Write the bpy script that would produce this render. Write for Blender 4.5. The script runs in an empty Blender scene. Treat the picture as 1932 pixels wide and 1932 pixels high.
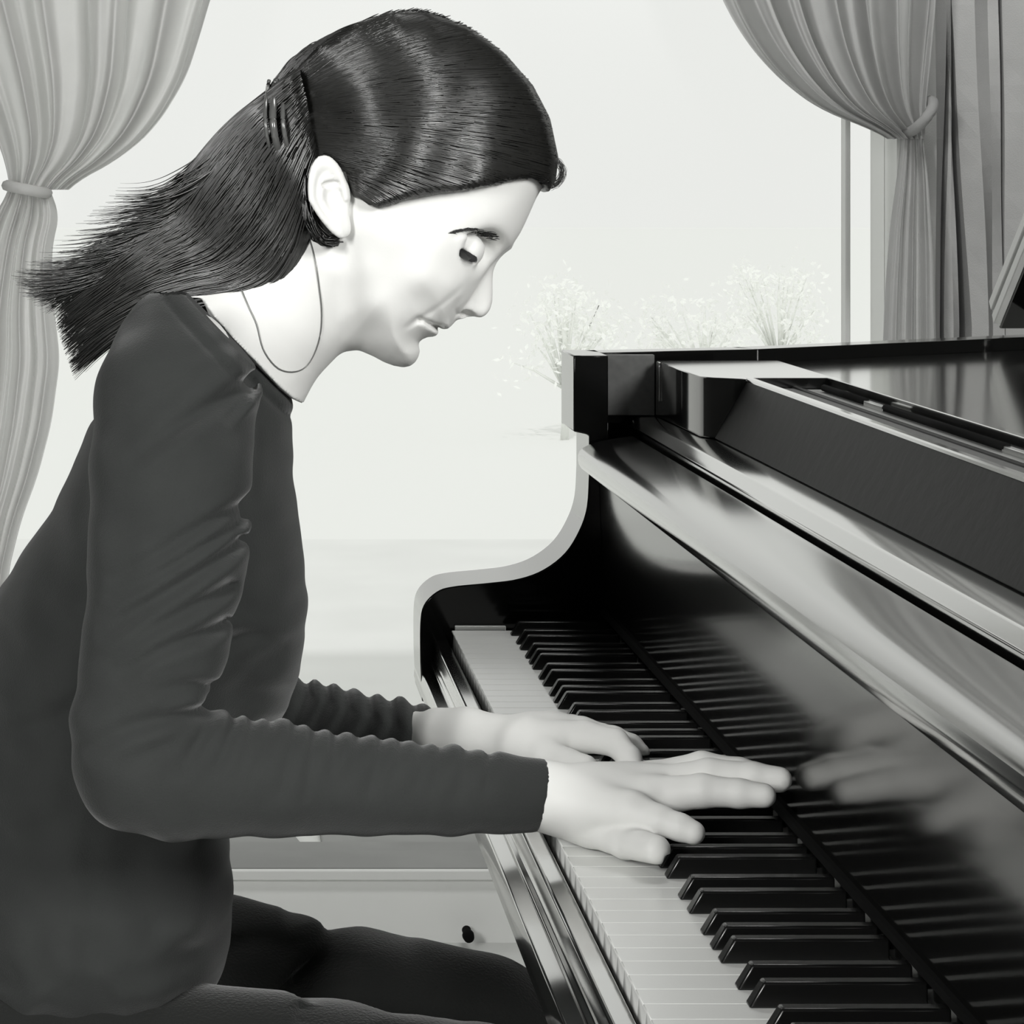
import bpy, bmesh, math, random
import numpy as np
from mathutils import Vector

random.seed(7); rng = np.random.default_rng(7)
C = bpy.context.scene.collection
scene = bpy.context.scene

# ------------------------------------------------------------------ camera, world, lights, exposure
FPX, VX, VY, CZ = 4900.0, 430.0, 365.0, 1.125      # focal length in pixels, principal point, eye height
cam_data = bpy.data.cameras.new('camera')
cam = bpy.data.objects.new('camera', cam_data); C.objects.link(cam)
cam.location = (0, 0, CZ); cam.rotation_euler = (math.pi/2, 0, 0)
cam_data.sensor_width = 36; cam_data.lens = 36*FPX/1932
cam_data.shift_x = (966-VX)/1932; cam_data.shift_y = (VY-966)/1932
cam_data.clip_start = 0.05; cam_data.clip_end = 200
scene.camera = cam

world = bpy.data.worlds.new('world'); scene.world = world
world.use_nodes = True
_nt = world.node_tree; _bg = _nt.nodes['Background']
_bg.inputs[0].default_value = (0.985, 1.0, 0.965, 1); _bg.inputs[1].default_value = 0.86

def area(name, loc, target, size, size_y, power, color=(1, 1, 0.98)):
    l = bpy.data.lights.new(name, 'AREA'); l.shape = 'RECTANGLE'; l.size = size; l.size_y = size_y
    l.energy = power; l.color = color
    o = bpy.data.objects.new(name, l); C.objects.link(o); o.location = loc
    o.rotation_euler = (Vector(target)-Vector(loc)).to_track_quat('-Z', 'Y').to_euler()
    return o
area('side_key_fill', (1.45, -0.50, 2.0), (0.22, 1.70, 0.85), 0.45, 0.8, 66)  # added soft key for skin and keys; no window stands here
area('front_left_fill', (-1.5, -0.7, 1.9), (0.2, 1.75, 0.95), 0.5, 0.9, 62)  # added unseen fill from front left, for the hair highlights
area('curtain_fill', (0.7, 2.5, 2.6), (0.6, 3.85, 0.5), 0.8, 0.4, 20)  # added unseen fill brightening the curtains and back wall
_sun = bpy.data.lights.new('sun', 'SUN'); _sun.energy = 0.9; _sun.angle = math.radians(2)
_so = bpy.data.objects.new('sun', _sun); C.objects.link(_so)
_so.rotation_euler = (Vector((0.3, 1.2, -1.4))).to_track_quat('-Z', 'Y').to_euler()

vs = scene.view_settings
vs.view_transform = 'Standard'; vs.look = 'None'; vs.gamma = 1.0; vs.exposure = 0.0
scene.cycles.max_bounces = 8; scene.cycles.diffuse_bounces = 3; scene.cycles.glossy_bounces = 5

def P(px, py, Y):
    return ((px-VX)*Y/FPX, Y, CZ-(py-VY)*Y/FPX)
def P2(px, py, Y):
    p = P(px, py, Y); return (p[0], p[2])

# ------------------------------------------------------------------ materials
def mat(name, col, rough=0.6, spec=0.5, metal=0.0, bump=None, sheen=0.0, noise=None, trans=0.0, coat=0.0):
    m = bpy.data.materials.new(name); m.use_nodes = True
    nt = m.node_tree; b = nt.nodes['Principled BSDF']
    if isinstance(col, (int, float)): col = (col*1.0, col*1.01, col*0.985)
    b.inputs['Base Color'].default_value = (*col, 1); b.inputs['Roughness'].default_value = rough
    b.inputs['Specular IOR Level'].default_value = spec; b.inputs['Metallic'].default_value = metal
    b.inputs['Sheen Weight'].default_value = sheen; b.inputs['Coat Weight'].default_value = coat
    b.inputs['Sheen Roughness'].default_value = 0.4
    tc = nt.nodes.new('ShaderNodeTexCoord')
    if noise:
        sc, amt = noise
        n = nt.nodes.new('ShaderNodeTexNoise'); n.inputs['Scale'].default_value = sc; n.inputs['Detail'].default_value = 4
        r = nt.nodes.new('ShaderNodeMapRange'); r.inputs[3].default_value = 1-amt; r.inputs[4].default_value = 1+amt
        x = nt.nodes.new('ShaderNodeMix'); x.data_type = 'RGBA'; x.blend_type = 'MULTIPLY'; x.inputs[0].default_value = 1
        x.inputs[6].default_value = (*col, 1)
        nt.links.new(tc.outputs['Object'], n.inputs['Vector']); nt.links.new(n.outputs[0], r.inputs[0])
        nt.links.new(r.outputs[0], x.inputs[7]); nt.links.new(x.outputs[2], b.inputs['Base Color'])
    if bump:
        sc, st = bump
        n = nt.nodes.new('ShaderNodeTexNoise'); n.inputs['Scale'].default_value = sc; n.inputs['Detail'].default_value = 3
        bp = nt.nodes.new('ShaderNodeBump'); bp.inputs['Strength'].default_value = st; bp.inputs['Distance'].default_value = 0.002
        nt.links.new(tc.outputs['Object'], n.inputs['Vector']); nt.links.new(n.outputs[0], bp.inputs['Height'])
        nt.links.new(bp.outputs[0], b.inputs['Normal'])
    if trans:
        out = nt.nodes['Material Output']
        t = nt.nodes.new('ShaderNodeBsdfTranslucent'); t.inputs[0].default_value = (*col, 1)
        mx = nt.nodes.new('ShaderNodeMixShader'); mx.inputs[0].default_value = trans
        nt.links.new(b.outputs[0], mx.inputs[1]); nt.links.new(t.outputs[0], mx.inputs[2]); nt.links.new(mx.outputs[0], out.inputs[0])
    return m

def lacquer(name, base=0.004, rough=0.10, power=2.6, f0=0.05, top=0.95, bump=0.0):
    """polished black lacquer: dark body, reflectance rising towards grazing angles"""
    m = bpy.data.materials.new(name); m.use_nodes = True
    nt = m.node_tree; nt.nodes.clear()
    out = nt.nodes.new('ShaderNodeOutputMaterial')
    d = nt.nodes.new('ShaderNodeBsdfDiffuse'); d.inputs[0].default_value = (base, base*1.02, base*0.98, 1)
    g = nt.nodes.new('ShaderNodeBsdfGlossy'); g.inputs[0].default_value = (0.97, 0.97, 0.96, 1); g.inputs['Roughness'].default_value = rough
    lw = nt.nodes.new('ShaderNodeLayerWeight'); lw.inputs[0].default_value = 0.5
    pw = nt.nodes.new('ShaderNodeMath'); pw.operation = 'POWER'; pw.inputs[1].default_value = power
    mr = nt.nodes.new('ShaderNodeMapRange'); mr.inputs[3].default_value = f0; mr.inputs[4].default_value = top
    mx = nt.nodes.new('ShaderNodeMixShader')
    nt.links.new(lw.outputs['Facing'], pw.inputs[0]); nt.links.new(pw.outputs[0], mr.inputs[0])
    nt.links.new(mr.outputs[0], mx.inputs[0]); nt.links.new(d.outputs[0], mx.inputs[1]); nt.links.new(g.outputs[0], mx.inputs[2])
    nt.links.new(mx.outputs[0], out.inputs[0])
    return m

M = dict(
    piano=lacquer('black_lacquer', power=3.6, rough=0.09, f0=0.03),
    lip=lacquer('lip_lacquer', power=2.2, rough=0.12, f0=0.02, top=1.0),
    fall=lacquer('fallboard_lacquer', power=4.8, rough=0.11, top=1.0, f0=0.02),
    piano_soft=lacquer('bright_black_lacquer', base=0.006, rough=0.10, power=1.5, f0=0.03, top=1.0),
    felt=mat('black_felt', 0.004, 0.95, 0.1),
    tray=mat('dull_black_wood', 0.010, 0.5, 0.15, bump=(60, 0.2)),
    ivory=mat('ivory', 0.90, 0.22, 0.5),
    ebony=mat('ebony', 0.006, 0.25, 0.45),
    brass=mat('brass', 0.55, 0.25, 0.5, metal=1.0),
    skin=mat('skin', (0.80, 0.80, 0.78), 0.55, 0.3, bump=(400, 0.03)),
    sweater=mat('dark_jersey', (0.034, 0.036, 0.035), 0.9, 0.12, sheen=0.25, bump=(900, 0.25), noise=(30, 0.15)),
    trousers=mat('dark_corduroy', (0.019, 0.020, 0.019), 0.9, 0.12, sheen=0.25, bump=(500, 0.4)),
    hair=mat('brown_hair', (0.012, 0.012, 0.011), 0.34, 0.9, noise=(120, 0.35)),
    brow=mat('dark_brow', (0.03, 0.03, 0.03), 0.6, 0.3),
    eye=mat('eye_white', 0.6, 0.2, 0.5),
    iris=mat('iris', 0.02, 0.15, 0.6),
    curtain_grey=mat('grey_sheer_curtain', (0.62, 0.62, 0.615), 0.9, 0.1, trans=0.5, bump=(700, 0.3), noise=(25, 0.12)),
    curtain=mat('sheer_curtain', (0.76, 0.76, 0.75), 0.9, 0.1, trans=0.62, bump=(700, 0.3), noise=(25, 0.08)),
    drape=mat('lined_drape', (0.46, 0.46, 0.455), 0.9, 0.1, bump=(500, 0.3), noise=(18, 0.1)),
    wall=mat('wall_paint', 0.80, 0.8, 0.2, noise=(6, 0.05)),
    room=mat('room_wall', 0.06, 0.9, 0.1),
    trim=mat('white_trim', 0.72, 0.5, 0.3),
    floor=mat('floor_boards', 0.62, 0.45, 0.4, noise=(8, 0.15)),
    paving=mat('pale_paving', 0.74, 0.8, 0.2, noise=(2.5, 0.10)),
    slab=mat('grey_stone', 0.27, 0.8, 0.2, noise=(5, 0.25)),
    lawn=mat('pale_lawn', 0.80, 0.9, 0.1),
    leaf=mat('hazed_leaf', 0.97, 0.9, 0.1, trans=0.5),  # near-white colour stands in for haze over the shrubs
    clip=mat('tortoiseshell', 0.10, 0.2, 0.8),
    chain=mat('fine_chain', 0.25, 0.4, 0.5, metal=0.6),
    edge_glint=mat('pale_edge_glint', 0.6, 0.4, 0.5),  # pale colour stands in for light reflected off the lid edge
    panel=mat('grey_panel', 0.09, 0.5, 0.4, noise=(150, 0.3)),
    channel=mat('pale_channel', 0.28, 0.5, 0.4),
    bench=mat('black_leather', 0.015, 0.5, 0.4),
    shoe=mat('shoe_leather', 0.02, 0.4, 0.5),
)
def glass_mat():
    m = bpy.data.materials.new('window_glass'); m.use_nodes = True; nt = m.node_tree; nt.nodes.clear()
    out = nt.nodes.new('ShaderNodeOutputMaterial'); t = nt.nodes.new('ShaderNodeBsdfTransparent')
    g = nt.nodes.new('ShaderNodeBsdfGlossy'); g.inputs['Roughness'].default_value = 0.35
    mx = nt.nodes.new('ShaderNodeMixShader'); mx.inputs[0].default_value = 0.02
    nt.links.new(t.outputs[0], mx.inputs[1]); nt.links.new(g.outputs[0], mx.inputs[2]); nt.links.new(mx.outputs[0], out.inputs[0])
    return m
M['glass'] = glass_mat()

# ------------------------------------------------------------------ mesh helpers
def mesh_obj(name, verts, faces, m=None, parent=None, smooth=False, bevel=0, seg=2):
    me = bpy.data.meshes.new(name); me.from_pydata([tuple(map(float, v)) for v in verts], [], [tuple(f) for f in faces]); me.update()
    bm = bmesh.new(); bm.from_mesh(me); bmesh.ops.recalc_face_normals(bm, faces=bm.faces); bm.to_mesh(me); bm.free()
    o = bpy.data.objects.new(name, me); C.objects.link(o)
    if m: me.materials.append(m)
    if parent: o.parent = parent
    if smooth: me.polygons.foreach_set('use_smooth', [True]*len(me.polygons))
    if bevel:
        b = o.modifiers.new('bevel', 'BEVEL'); b.width = bevel; b.segments = seg; b.limit_method = 'ANGLE'; b.angle_limit = math.radians(35)
        b.harden_normals = False
        me.polygons.foreach_set('use_smooth', [True]*len(me.polygons))
        try: me.set_sharp_from_angle(angle=math.radians(40))
        except Exception: pass
    return o
class MB:
    def __init__(s): s.v = []; s.f = []
    def box(s, x0, x1, y0, y1, z0, z1):
        n = len(s.v); s.v += [(x, y, z) for x in (x0, x1) for y in (y0, y1) for z in (z0, z1)]
        s.f += [tuple(n+i for i in q) for q in ((0,1,3,2),(4,6,7,5),(0,4,5,1),(2,3,7,6),(0,2,6,4),(1,5,7,3))]; return s
    def prism_y(s, pts, y0, y1):                      # (x,z) polygon extruded along Y
        n = len(s.v); k = len(pts)
        s.v += [(x, y0, z) for x, z in pts]+[(x, y1, z) for x, z in pts]
        s.f += [tuple(n+i for i in range(k)), tuple(n+k+i for i in reversed(range(k)))]
        s.f += [(n+i, n+(i+1) % k, n+k+(i+1) % k, n+k+i) for i in range(k)]; return s
    def prism_z(s, pts, z0, z1):
        n = len(s.v); k = len(pts)
        s.v += [(x, y, z0) for x, y in pts]+[(x, y, z1) for x, y in pts]
        s.f += [tuple(n+i for i in range(k)), tuple(n+k+i for i in reversed(range(k)))]
        s.f += [(n+i, n+(i+1) % k, n+k+(i+1) % k, n+k+i) for i in range(k)]; return s
    def tube(s, pts, rad, seg=6, cap=True):
        pts = [np.array(p, float) for p in pts]; k = len(pts); n = len(s.v)
        rad = rad if hasattr(rad, '__len__') else [rad]*k
        for i, p in enumerate(pts):
            t = pts[min(i+1, k-1)]-pts[max(i-1, 0)]; t /= (np.linalg.norm(t)+1e-9)
            a = np.cross(t, (0, 0, 1)) if abs(t[2]) < .9 else np.cross(t, (1, 0, 0)); a /= np.linalg.norm(a); b = np.cross(t, a)
            for j in range(seg):
                q = 2*math.pi*j/seg; s.v.append(tuple(p+rad[i]*(a*math.cos(q)+b*math.sin(q))))
        for i in range(k-1):
            for j in range(seg):
                s.f.append((n+i*seg+j, n+i*seg+(j+1) % seg, n+(i+1)*seg+(j+1) % seg, n+(i+1)*seg+j))
        if cap: s.f += [tuple(n+j for j in range(seg)), tuple(n+(k-1)*seg+j for j in reversed(range(seg)))]
        return s
    def build(s, name, m, parent=None, **kw): return mesh_obj(name, s.v, s.f, m, parent, **kw)
def empty(name, loc=(0, 0, 0)):
    o = bpy.data.objects.new(name, None); C.objects.link(o); o.location = loc; o.empty_display_size = 0.1; return o
def tag(o, label, cat, group=None, kind=None):
    if label: o['label'] = label
    if cat: o['category'] = cat
    if group: o['group'] = group
    if kind: o['kind'] = kind
    return o
def structure(o): o['kind'] = 'structure'; return o
def catmull(pts, n):
    pts = np.array(pts, float); k = len(pts)
    t = np.linspace(0, k-1, n); i = np.clip(t.astype(int), 0, k-2); u = (t-i)[:, None]
    g = lambda j: pts[np.clip(j, 0, k-1)]
    p0, p1, p2, p3 = g(i-1), g(i), g(i+1), g(i+2)
    return .5*((2*p1)+(-p0+p2)*u+(2*p0-5*p1+4*p2-p3)*u*u+(-p0+3*p1-3*p2+p3)*u**3)

# ------------------------------------------------------------------ the room
WY = 3.90
wx0, wx1 = P(-420, 0, WY)[0], P(1692, 0, WY)[0]; wz0, wz1 = 0.112, 2.35
XL, XR, YN, ZT = -2.3, 2.6, -1.6, 2.7
w = MB()
w.box(XL, wx0, WY, WY+.16, 0, ZT); w.box(wx1, XR, WY, WY+.16, 0, ZT)
w.box(wx0, wx1, WY, WY+.16, 0, wz0-.014); w.box(wx0, wx1, WY, WY+.16, wz1, ZT)
structure(w.build('wall_back', M['wall']))
structure(MB().box(XL-.1, XL, YN, WY+.16, 0, ZT).build('wall_left', M['room']))
structure(MB().box(XR, XR+.1, YN, WY+.16, 0, ZT).build('wall_right', M['room']))
structure(MB().box(XL-.1, XR+.1, YN-.1, YN, 0, ZT).build('wall_front', M['room']))
structure(MB().box(XL-.1, XR+.1, YN-.1, WY+.16, -.1, 0).build('floor', M['floor']))
structure(MB().box(XL-.1, XR+.1, YN-.1, WY+.16, ZT, ZT+.1).build('ceiling', M['room']))
win = structure(empty('window_1', (0, WY, wz0)))
def wchild(mb, name, m, **kw):
    for i, v in enumerate(mb.v): mb.v[i] = (v[0], v[1]-WY, v[2]-wz0)
    return mb.build(name, m, win, **kw)
xm = P(1612, 0, WY)[0]
f = MB(); f.box(wx0, wx0+.05, WY+.02, WY+.09, wz0, wz1); f.box(xm-.004, xm+.004, WY+.04, WY+.07, wz0, wz1)
f.box(wx0+.05, wx1, WY+.03, WY+.09, wz1-.05, wz1)
wchild(f, 'window_frame', M['trim'], bevel=.002)
wchild(MB().box(wx0, wx1, WY+.001, WY+.158, wz0-.013, wz0), 'window_sill', M['slab'])
wchild(MB().box(wx0, wx1, WY-.012, WY+.0005, wz0-.016, wz0-.001), 'sill_nosing', M['trim'], bevel=.002)
wchild(MB().box(wx0+.05, wx1, WY+.071, WY+.075, wz0+.008, wz1-.05), 'window_pane', M['glass'])

# outside: paved terrace, low wall, hazy bushes
structure(MB().box(-9, 12, WY+.16, 8.6, -.12, -.02).build('terrace', M['paving']))
structure(MB().box(-30, 40, 8.6, 90, -.16, -.06).build('lawn', M['lawn']))
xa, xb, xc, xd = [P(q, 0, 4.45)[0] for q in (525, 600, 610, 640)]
st = MB().prism_z([(-3, WY+.16), (xb, WY+.16), (xb, 4.36), (xa, 4.72), (-3, 4.72)], -.02, .0)  # slab split so the pale gap reads as a sunlit patch
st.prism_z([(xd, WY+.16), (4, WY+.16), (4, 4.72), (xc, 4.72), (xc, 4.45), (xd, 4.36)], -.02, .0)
structure(st.build('sun_gap_slab', M['slab'], bevel=.003))
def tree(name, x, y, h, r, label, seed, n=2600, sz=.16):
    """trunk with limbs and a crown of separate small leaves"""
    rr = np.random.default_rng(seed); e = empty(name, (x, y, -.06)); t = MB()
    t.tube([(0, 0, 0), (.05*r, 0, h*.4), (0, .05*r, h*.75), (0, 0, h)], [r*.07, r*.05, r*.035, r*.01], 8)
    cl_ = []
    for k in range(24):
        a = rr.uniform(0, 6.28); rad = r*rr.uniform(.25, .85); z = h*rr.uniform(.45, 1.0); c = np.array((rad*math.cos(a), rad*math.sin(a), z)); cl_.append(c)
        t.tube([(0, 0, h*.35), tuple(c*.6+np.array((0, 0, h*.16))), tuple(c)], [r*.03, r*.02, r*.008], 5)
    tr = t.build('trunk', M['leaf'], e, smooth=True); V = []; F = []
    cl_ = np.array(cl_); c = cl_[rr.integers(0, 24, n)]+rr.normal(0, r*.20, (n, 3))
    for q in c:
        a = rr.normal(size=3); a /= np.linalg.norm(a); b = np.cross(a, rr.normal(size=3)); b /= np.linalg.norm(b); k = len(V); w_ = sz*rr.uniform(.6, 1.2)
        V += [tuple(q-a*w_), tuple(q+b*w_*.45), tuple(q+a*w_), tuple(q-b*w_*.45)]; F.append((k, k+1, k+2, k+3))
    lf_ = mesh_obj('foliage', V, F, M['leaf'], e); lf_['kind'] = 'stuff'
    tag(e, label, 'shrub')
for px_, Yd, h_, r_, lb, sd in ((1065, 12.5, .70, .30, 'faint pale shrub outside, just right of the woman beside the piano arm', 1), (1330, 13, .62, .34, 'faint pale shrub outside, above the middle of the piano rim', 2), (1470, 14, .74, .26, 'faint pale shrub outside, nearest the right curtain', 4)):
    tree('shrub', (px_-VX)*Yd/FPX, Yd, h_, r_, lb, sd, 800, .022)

# ------------------------------------------------------------------ grand piano
piano = empty('grand_piano', (0.9, 1.74, 0))
tag(piano, 'black polished grand piano with its keyboard open', 'piano')
def pc(mb, name, m, **kw):
    for i, v in enumerate(mb.v): mb.v[i] = (v[0]-.9, v[1]-1.74, v[2])
    return mb.build(name, m, piano, **kw)
KY0, KY1 = 1.125, 2.347; KW = (KY1-KY0)/52; WX0, WX1 = .203, .342; ZK = .73
# bass (A0) at the far end
def key_pts(y0, y1):
    return MB().box(WX0, WX1+.003, y0, y1, ZK-.018, ZK)
whites = 'ABCDEFG'
bx0, bx1 = .2525, .3395
for i in range(52):
    yb = KY1-i*KW
    mb = MB().prism_y([(WX0, ZK-.017), (WX0+.001, ZK-.0015), (WX0-.001, ZK-.0012), (WX0-.0006, ZK), (WX1+.002, ZK), (WX1+.002, ZK-.02), (WX0+.002, ZK-.02)], yb-KW+.00015, yb-.00015)
    pc(mb, 'white_key', M['ivory'], bevel=.0003, seg=1)
    n = whites[i % 7]
    off = {'A': 0, 'C': .0025, 'D': -.0025, 'F': .0035, 'G': 0}.get(n)
    if off is not None and i < 51:
        yc = yb-KW+off; hw = .0055
        n0 = mb = MB(); zt = ZK+.0125
        v = [(bx0, yc-hw, ZK), (bx0, yc+hw, ZK), (bx1, yc-hw, ZK), (bx1, yc+hw, ZK),
             (bx0+.0075, yc-hw+.0011, zt), (bx0+.0075, yc+hw-.0011, zt), (bx1, yc-hw+.0009, zt), (bx1, yc+hw-.0009, zt)]
        mb.v = v; mb.f = [(0,1,3,2), (4,6,7,5), (0,4,5,1), (2,3,7,6), (0,2,6,4), (1,5,7,3)]
        pc(mb, 'black_key', M['ebony'], bevel=.0012, seg=2)
# key slip, keybed front
PY0, PY1 = 0.985, 2.355
pc(MB().prism_y([(.2005, .716), (.1995, .7195), (.1885, .7195), (.187, .718), (.187, .702), (.184, .700), (.184, .697), (.189, .695), (.189, .660), (.2005, .660)], PY0, PY1), 'key_slip', M['piano_soft'], bevel=.0007)
pc(MB().box(.2006, .2022, PY0, PY1, .70, .7130), 'front_rail', M['felt'])
pc(MB().prism_y([(.176, .690), (.1745, .672), (.179, .664), (.20, .655), (.80, .655), (.80, .700), (.2, .700), (.1895, .693)], .90, 2.44), 'keybed', M['piano_soft'], bevel=.0012)
# fallboard with its lip
pc(MB().box(.338, .342, PY0, PY1, ZK+.0135, ZK+.0185), 'felt_strip', M['felt'])
pc(MB().prism_y([(.3420, ZK+.001), (.3365, .8715), (.352, .8715), (.352, ZK+.001)], PY0+.002, PY1-.002), 'fallboard', M['fall'])
lip = [(.336, .8725), (.3245, .8735), (.3195, .8765), (.3170, .8805), (.3162, .8845), (.3163, .8885), (.3178, .8922), (.3215, .8955), (.327, .8983), (.334, .9005), (.342, .9022), (.350, .9036), (.358, .9048), (.3655, .9058), (.3655, .8725)]
lipo = pc(MB().prism_y(lip, PY0+.004, 2.347), 'fallboard_lip', M['lip'], smooth=False)
lipo.data.polygons.foreach_set('use_smooth', [True]*len(lipo.data.polygons)); lipo.data.set_sharp_from_angle(angle=math.radians(24))
pc(MB().box(.2055, .2515, 2.3485, 2.3548, .715, .7335), 'end_block', M['ivory'], bevel=.0006)
pc(MB().box(.352, .50, .90, 2.40, .70, .893), 'action_case', M['felt'])
pc(MB().prism_y([(.3700, .893), (.3700, .9110), (.3712, .9118), (.3765, .9182), (.3785, .9195), (.43, .920), (.43, .893)], PY0-.05, 2.40), 'stretcher', M['piano_soft'], bevel=.0008)
# cheek arms and rim
def arm_poly(zsh=0):
    out = [(.176, .664), (.1745, .735), (.177, .748), (.1835, .7585), (.1925, .765), (.205, .7685), (.235, .7715), (.262, .775), (.280, .781),
           (.296, .790), (.309, .802), (.319, .818), (.3255, .836), (.3275, .857), (.3275, .9075), (.3125, .909), (.3130, .978), (.345, .978), (.345, .66)]
    return catmull_mix(out)
def catmull_mix(p): return p
arm = catmull([(.1745, .70), (.1745, .735), (.178, .752), (.190, .764), (.205, .7685), (.235, .7715), (.262, .775), (.285, .783), (.305, .798), (.318, .818), (.3255, .840), (.3275, .870)], 46)
arm = [tuple(a) for a in arm]
poly = [(.176, .664)]+arm+[(.3275, .906), (.3135, .909), (.3135, .978), (.345, .978), (.345, .664)]
a1 = pc(MB().prism_y(poly, 2.3555, 2.442), 'cheek', M['piano'], bevel=.0012)
poly2 = [(.176, .664)]+arm+[(.3275, .978), (.345, .978), (.345, .664)]
a2 = pc(MB().prism_y(poly2, .90, .984), 'cheek', M['piano'], bevel=.0012)
# bass side rim (flares away), treble rim, tail
rim = MB()
def wall_strip(mb, pts, th, z0, z1):
    for (xa, ya), (xb, yb) in zip(pts[:-1], pts[1:]):
        d = np.array((xb-xa, yb-ya)); d = d/np.linalg.norm(d); nrm = np.array((-d[1], d[0]))*th
        mb.prism_z([(xa, ya), (xb, yb), (xb+nrm[0], yb+nrm[1]), (xa+nrm[0], ya+nrm[1])], z0, z1)
wall_strip(rim, [(.345, 2.400), (.50, 2.452), (.95, 2.745)], .036, .66, .978)
pc(rim, 'bass_rim', M['piano'], bevel=.001)
r2 = MB(); wall_strip(r2, [(1.95, 2.35), (1.95, 1.9), (1.6, 1.45), (1.2, 1.25), (.8, 1.0), (.345, .94)], .036, .66, .978)
wall_strip(r2, [(.95, 2.745), (1.5, 2.72), (1.95, 2.35)], .036, .66, .978)
pc(r2, 'treble_rim', M['piano'], bevel=.001)
pc(MB().prism_z([(.43, 1.03), (.80, 1.06), (1.2, 1.27), (1.6, 1.47), (1.94, 1.9), (1.94, 2.34), (1.5, 2.70), (.95, 2.74), (.50, 2.45), (.43, 2.42)], .70, .90), 'soundboard', M['tray'])
pc(MB().prism_z([(.503, 1.04), (.80, 1.06), (1.2, 1.27), (1.6, 1.47), (1.94, 1.9), (1.94, 2.34), (1.5, 2.70), (.95, 2.74), (.50, 2.45), (.43, 2.42), (.43, 2.18), (.503, 2.18)], .930, .965), 'top_panel', M['piano_soft'], bevel=.0008)
# music desk lying flat: leaning front, recessed tray, slide rod
dk = MB().prism_y([(.4075, .9205), (.4325, .9705), (.4365, .9705), (.4375, .9625), (.4700, .9625), (.4705, .9645), (.4745, .9645), (.475, .9615), (.5000, .9615), (.5005, .9715), (.5065, .9715), (.5065, .9205)], .95, 2.165)
dko = pc(dk, 'music_desk', M['tray'], bevel=.0008)
fr = MB().prism_y([(.4060, .9208), (.4302, .9690), (.4318, .9690), (.4075, .9204)], .949, 2.166)
pc(fr, 'desk_front', M['tray'], bevel=.0006)
pc(MB().prism_z([(.3940, 2.3915), (.3965, 2.185), (.405, 2.170), (.4300, 2.152), (.436, 2.165), (.5065, 2.165), (.5065, 2.3915)], .9205, .9712), 'desk_block', M['piano_soft'], bevel=.001)
pc(MB().prism_y([(.4300, .9690), (.4306, .9708), (.4322, .9716), (.4368, .9716), (.4370, .9690)], .949, 2.166), 'desk_edge', M['piano_soft'])
pc(MB().prism_y([(.4995, .9620), (.5000, .9718), (.5066, .9718), (.5066, .9620)], .949, 2.166), 'desk_back_edge', M['piano_soft'], bevel=.0006)
pc(MB().box(.4372, .4698, .96, 2.155, .9626, .9630), 'desk_panel', M['panel'])
pc(MB().box(.4752, .4990, .96, 2.155, .9616, .9622), 'rod_channel', M['channel'])
pc(MB().box(.3465, .3930, 2.392, 2.3995, .9205, .9765), 'lit_rim_panel', M['panel'], bevel=.0008)  # grey panel: light on the inner rim put into its colour
for ya, yb in ((2.13, 1.99), (1.93, 1.63), (1.585, 1.53), (1.47, 1.06)):
    pc(MB().tube([(.489, ya, .9655), (.489, yb, .9655)], .0030, 8), 'slide_rod', M['felt'], smooth=True)
for yy in (1.96, 1.605, 1.50):
    pc(MB().box(.4865, .4915, yy-.028, yy+.028, .9615, .9665), 'rod_bracket', M['brass'], bevel=.0006)
pc(MB().box(.3925, .3945, 2.366, 2.378, .935, .9712), 'hinge', M['brass'], bevel=.0005)
# raised lid, hinged on the bass rim
lidm = MB(); hx0, hx1 = .812, 1.95
ang = math.radians(38); L = 1.25
def lid_pt(x, s, t): return (x, 2.735-s*math.cos(ang)+t*math.sin(ang), .982+s*math.sin(ang)+t*math.cos(ang))
n = 0
for x in (hx0, hx1):
    for s in (0, L):
        for t in (0, .030): lidm.v.append(lid_pt(x, s, t))
lidm.f = [(0,1,3,2), (4,6,7,5), (0,4,5,1), (2,3,7,6), (0,2,6,4), (1,5,7,3)]
pc(lidm, 'lid', M['piano'], bevel=.002)
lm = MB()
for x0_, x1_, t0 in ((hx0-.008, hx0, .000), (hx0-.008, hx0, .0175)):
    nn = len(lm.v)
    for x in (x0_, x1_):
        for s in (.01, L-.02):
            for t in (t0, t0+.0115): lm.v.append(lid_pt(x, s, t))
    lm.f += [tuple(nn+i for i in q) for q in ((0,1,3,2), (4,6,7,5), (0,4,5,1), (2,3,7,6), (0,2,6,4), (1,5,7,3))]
pc(lm, 'lid_edge_glint', M['edge_glint'], bevel=.001)  # pale strips painted as the reflection along the lid edge
pc(MB().tube([(.825, 2.62, .962), (.825, 2.62, .982)], .004, 10), 'prop_knob', M['brass'], smooth=True)
for lx, ly in ((.46, 1.18), (.46, 2.28), (1.6, 2.15)):
    pc(MB().prism_z([(lx-.05, ly-.05), (lx+.05, ly-.05), (lx+.05, ly+.05), (lx-.05, ly+.05)], 0.03, .66).box(lx-.06, lx+.06, ly-.06, ly+.06, .60, .665).box(lx-.035, lx+.035, ly-.035, ly+.035, 0, .03), 'leg', M['piano'], bevel=.004)

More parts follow.
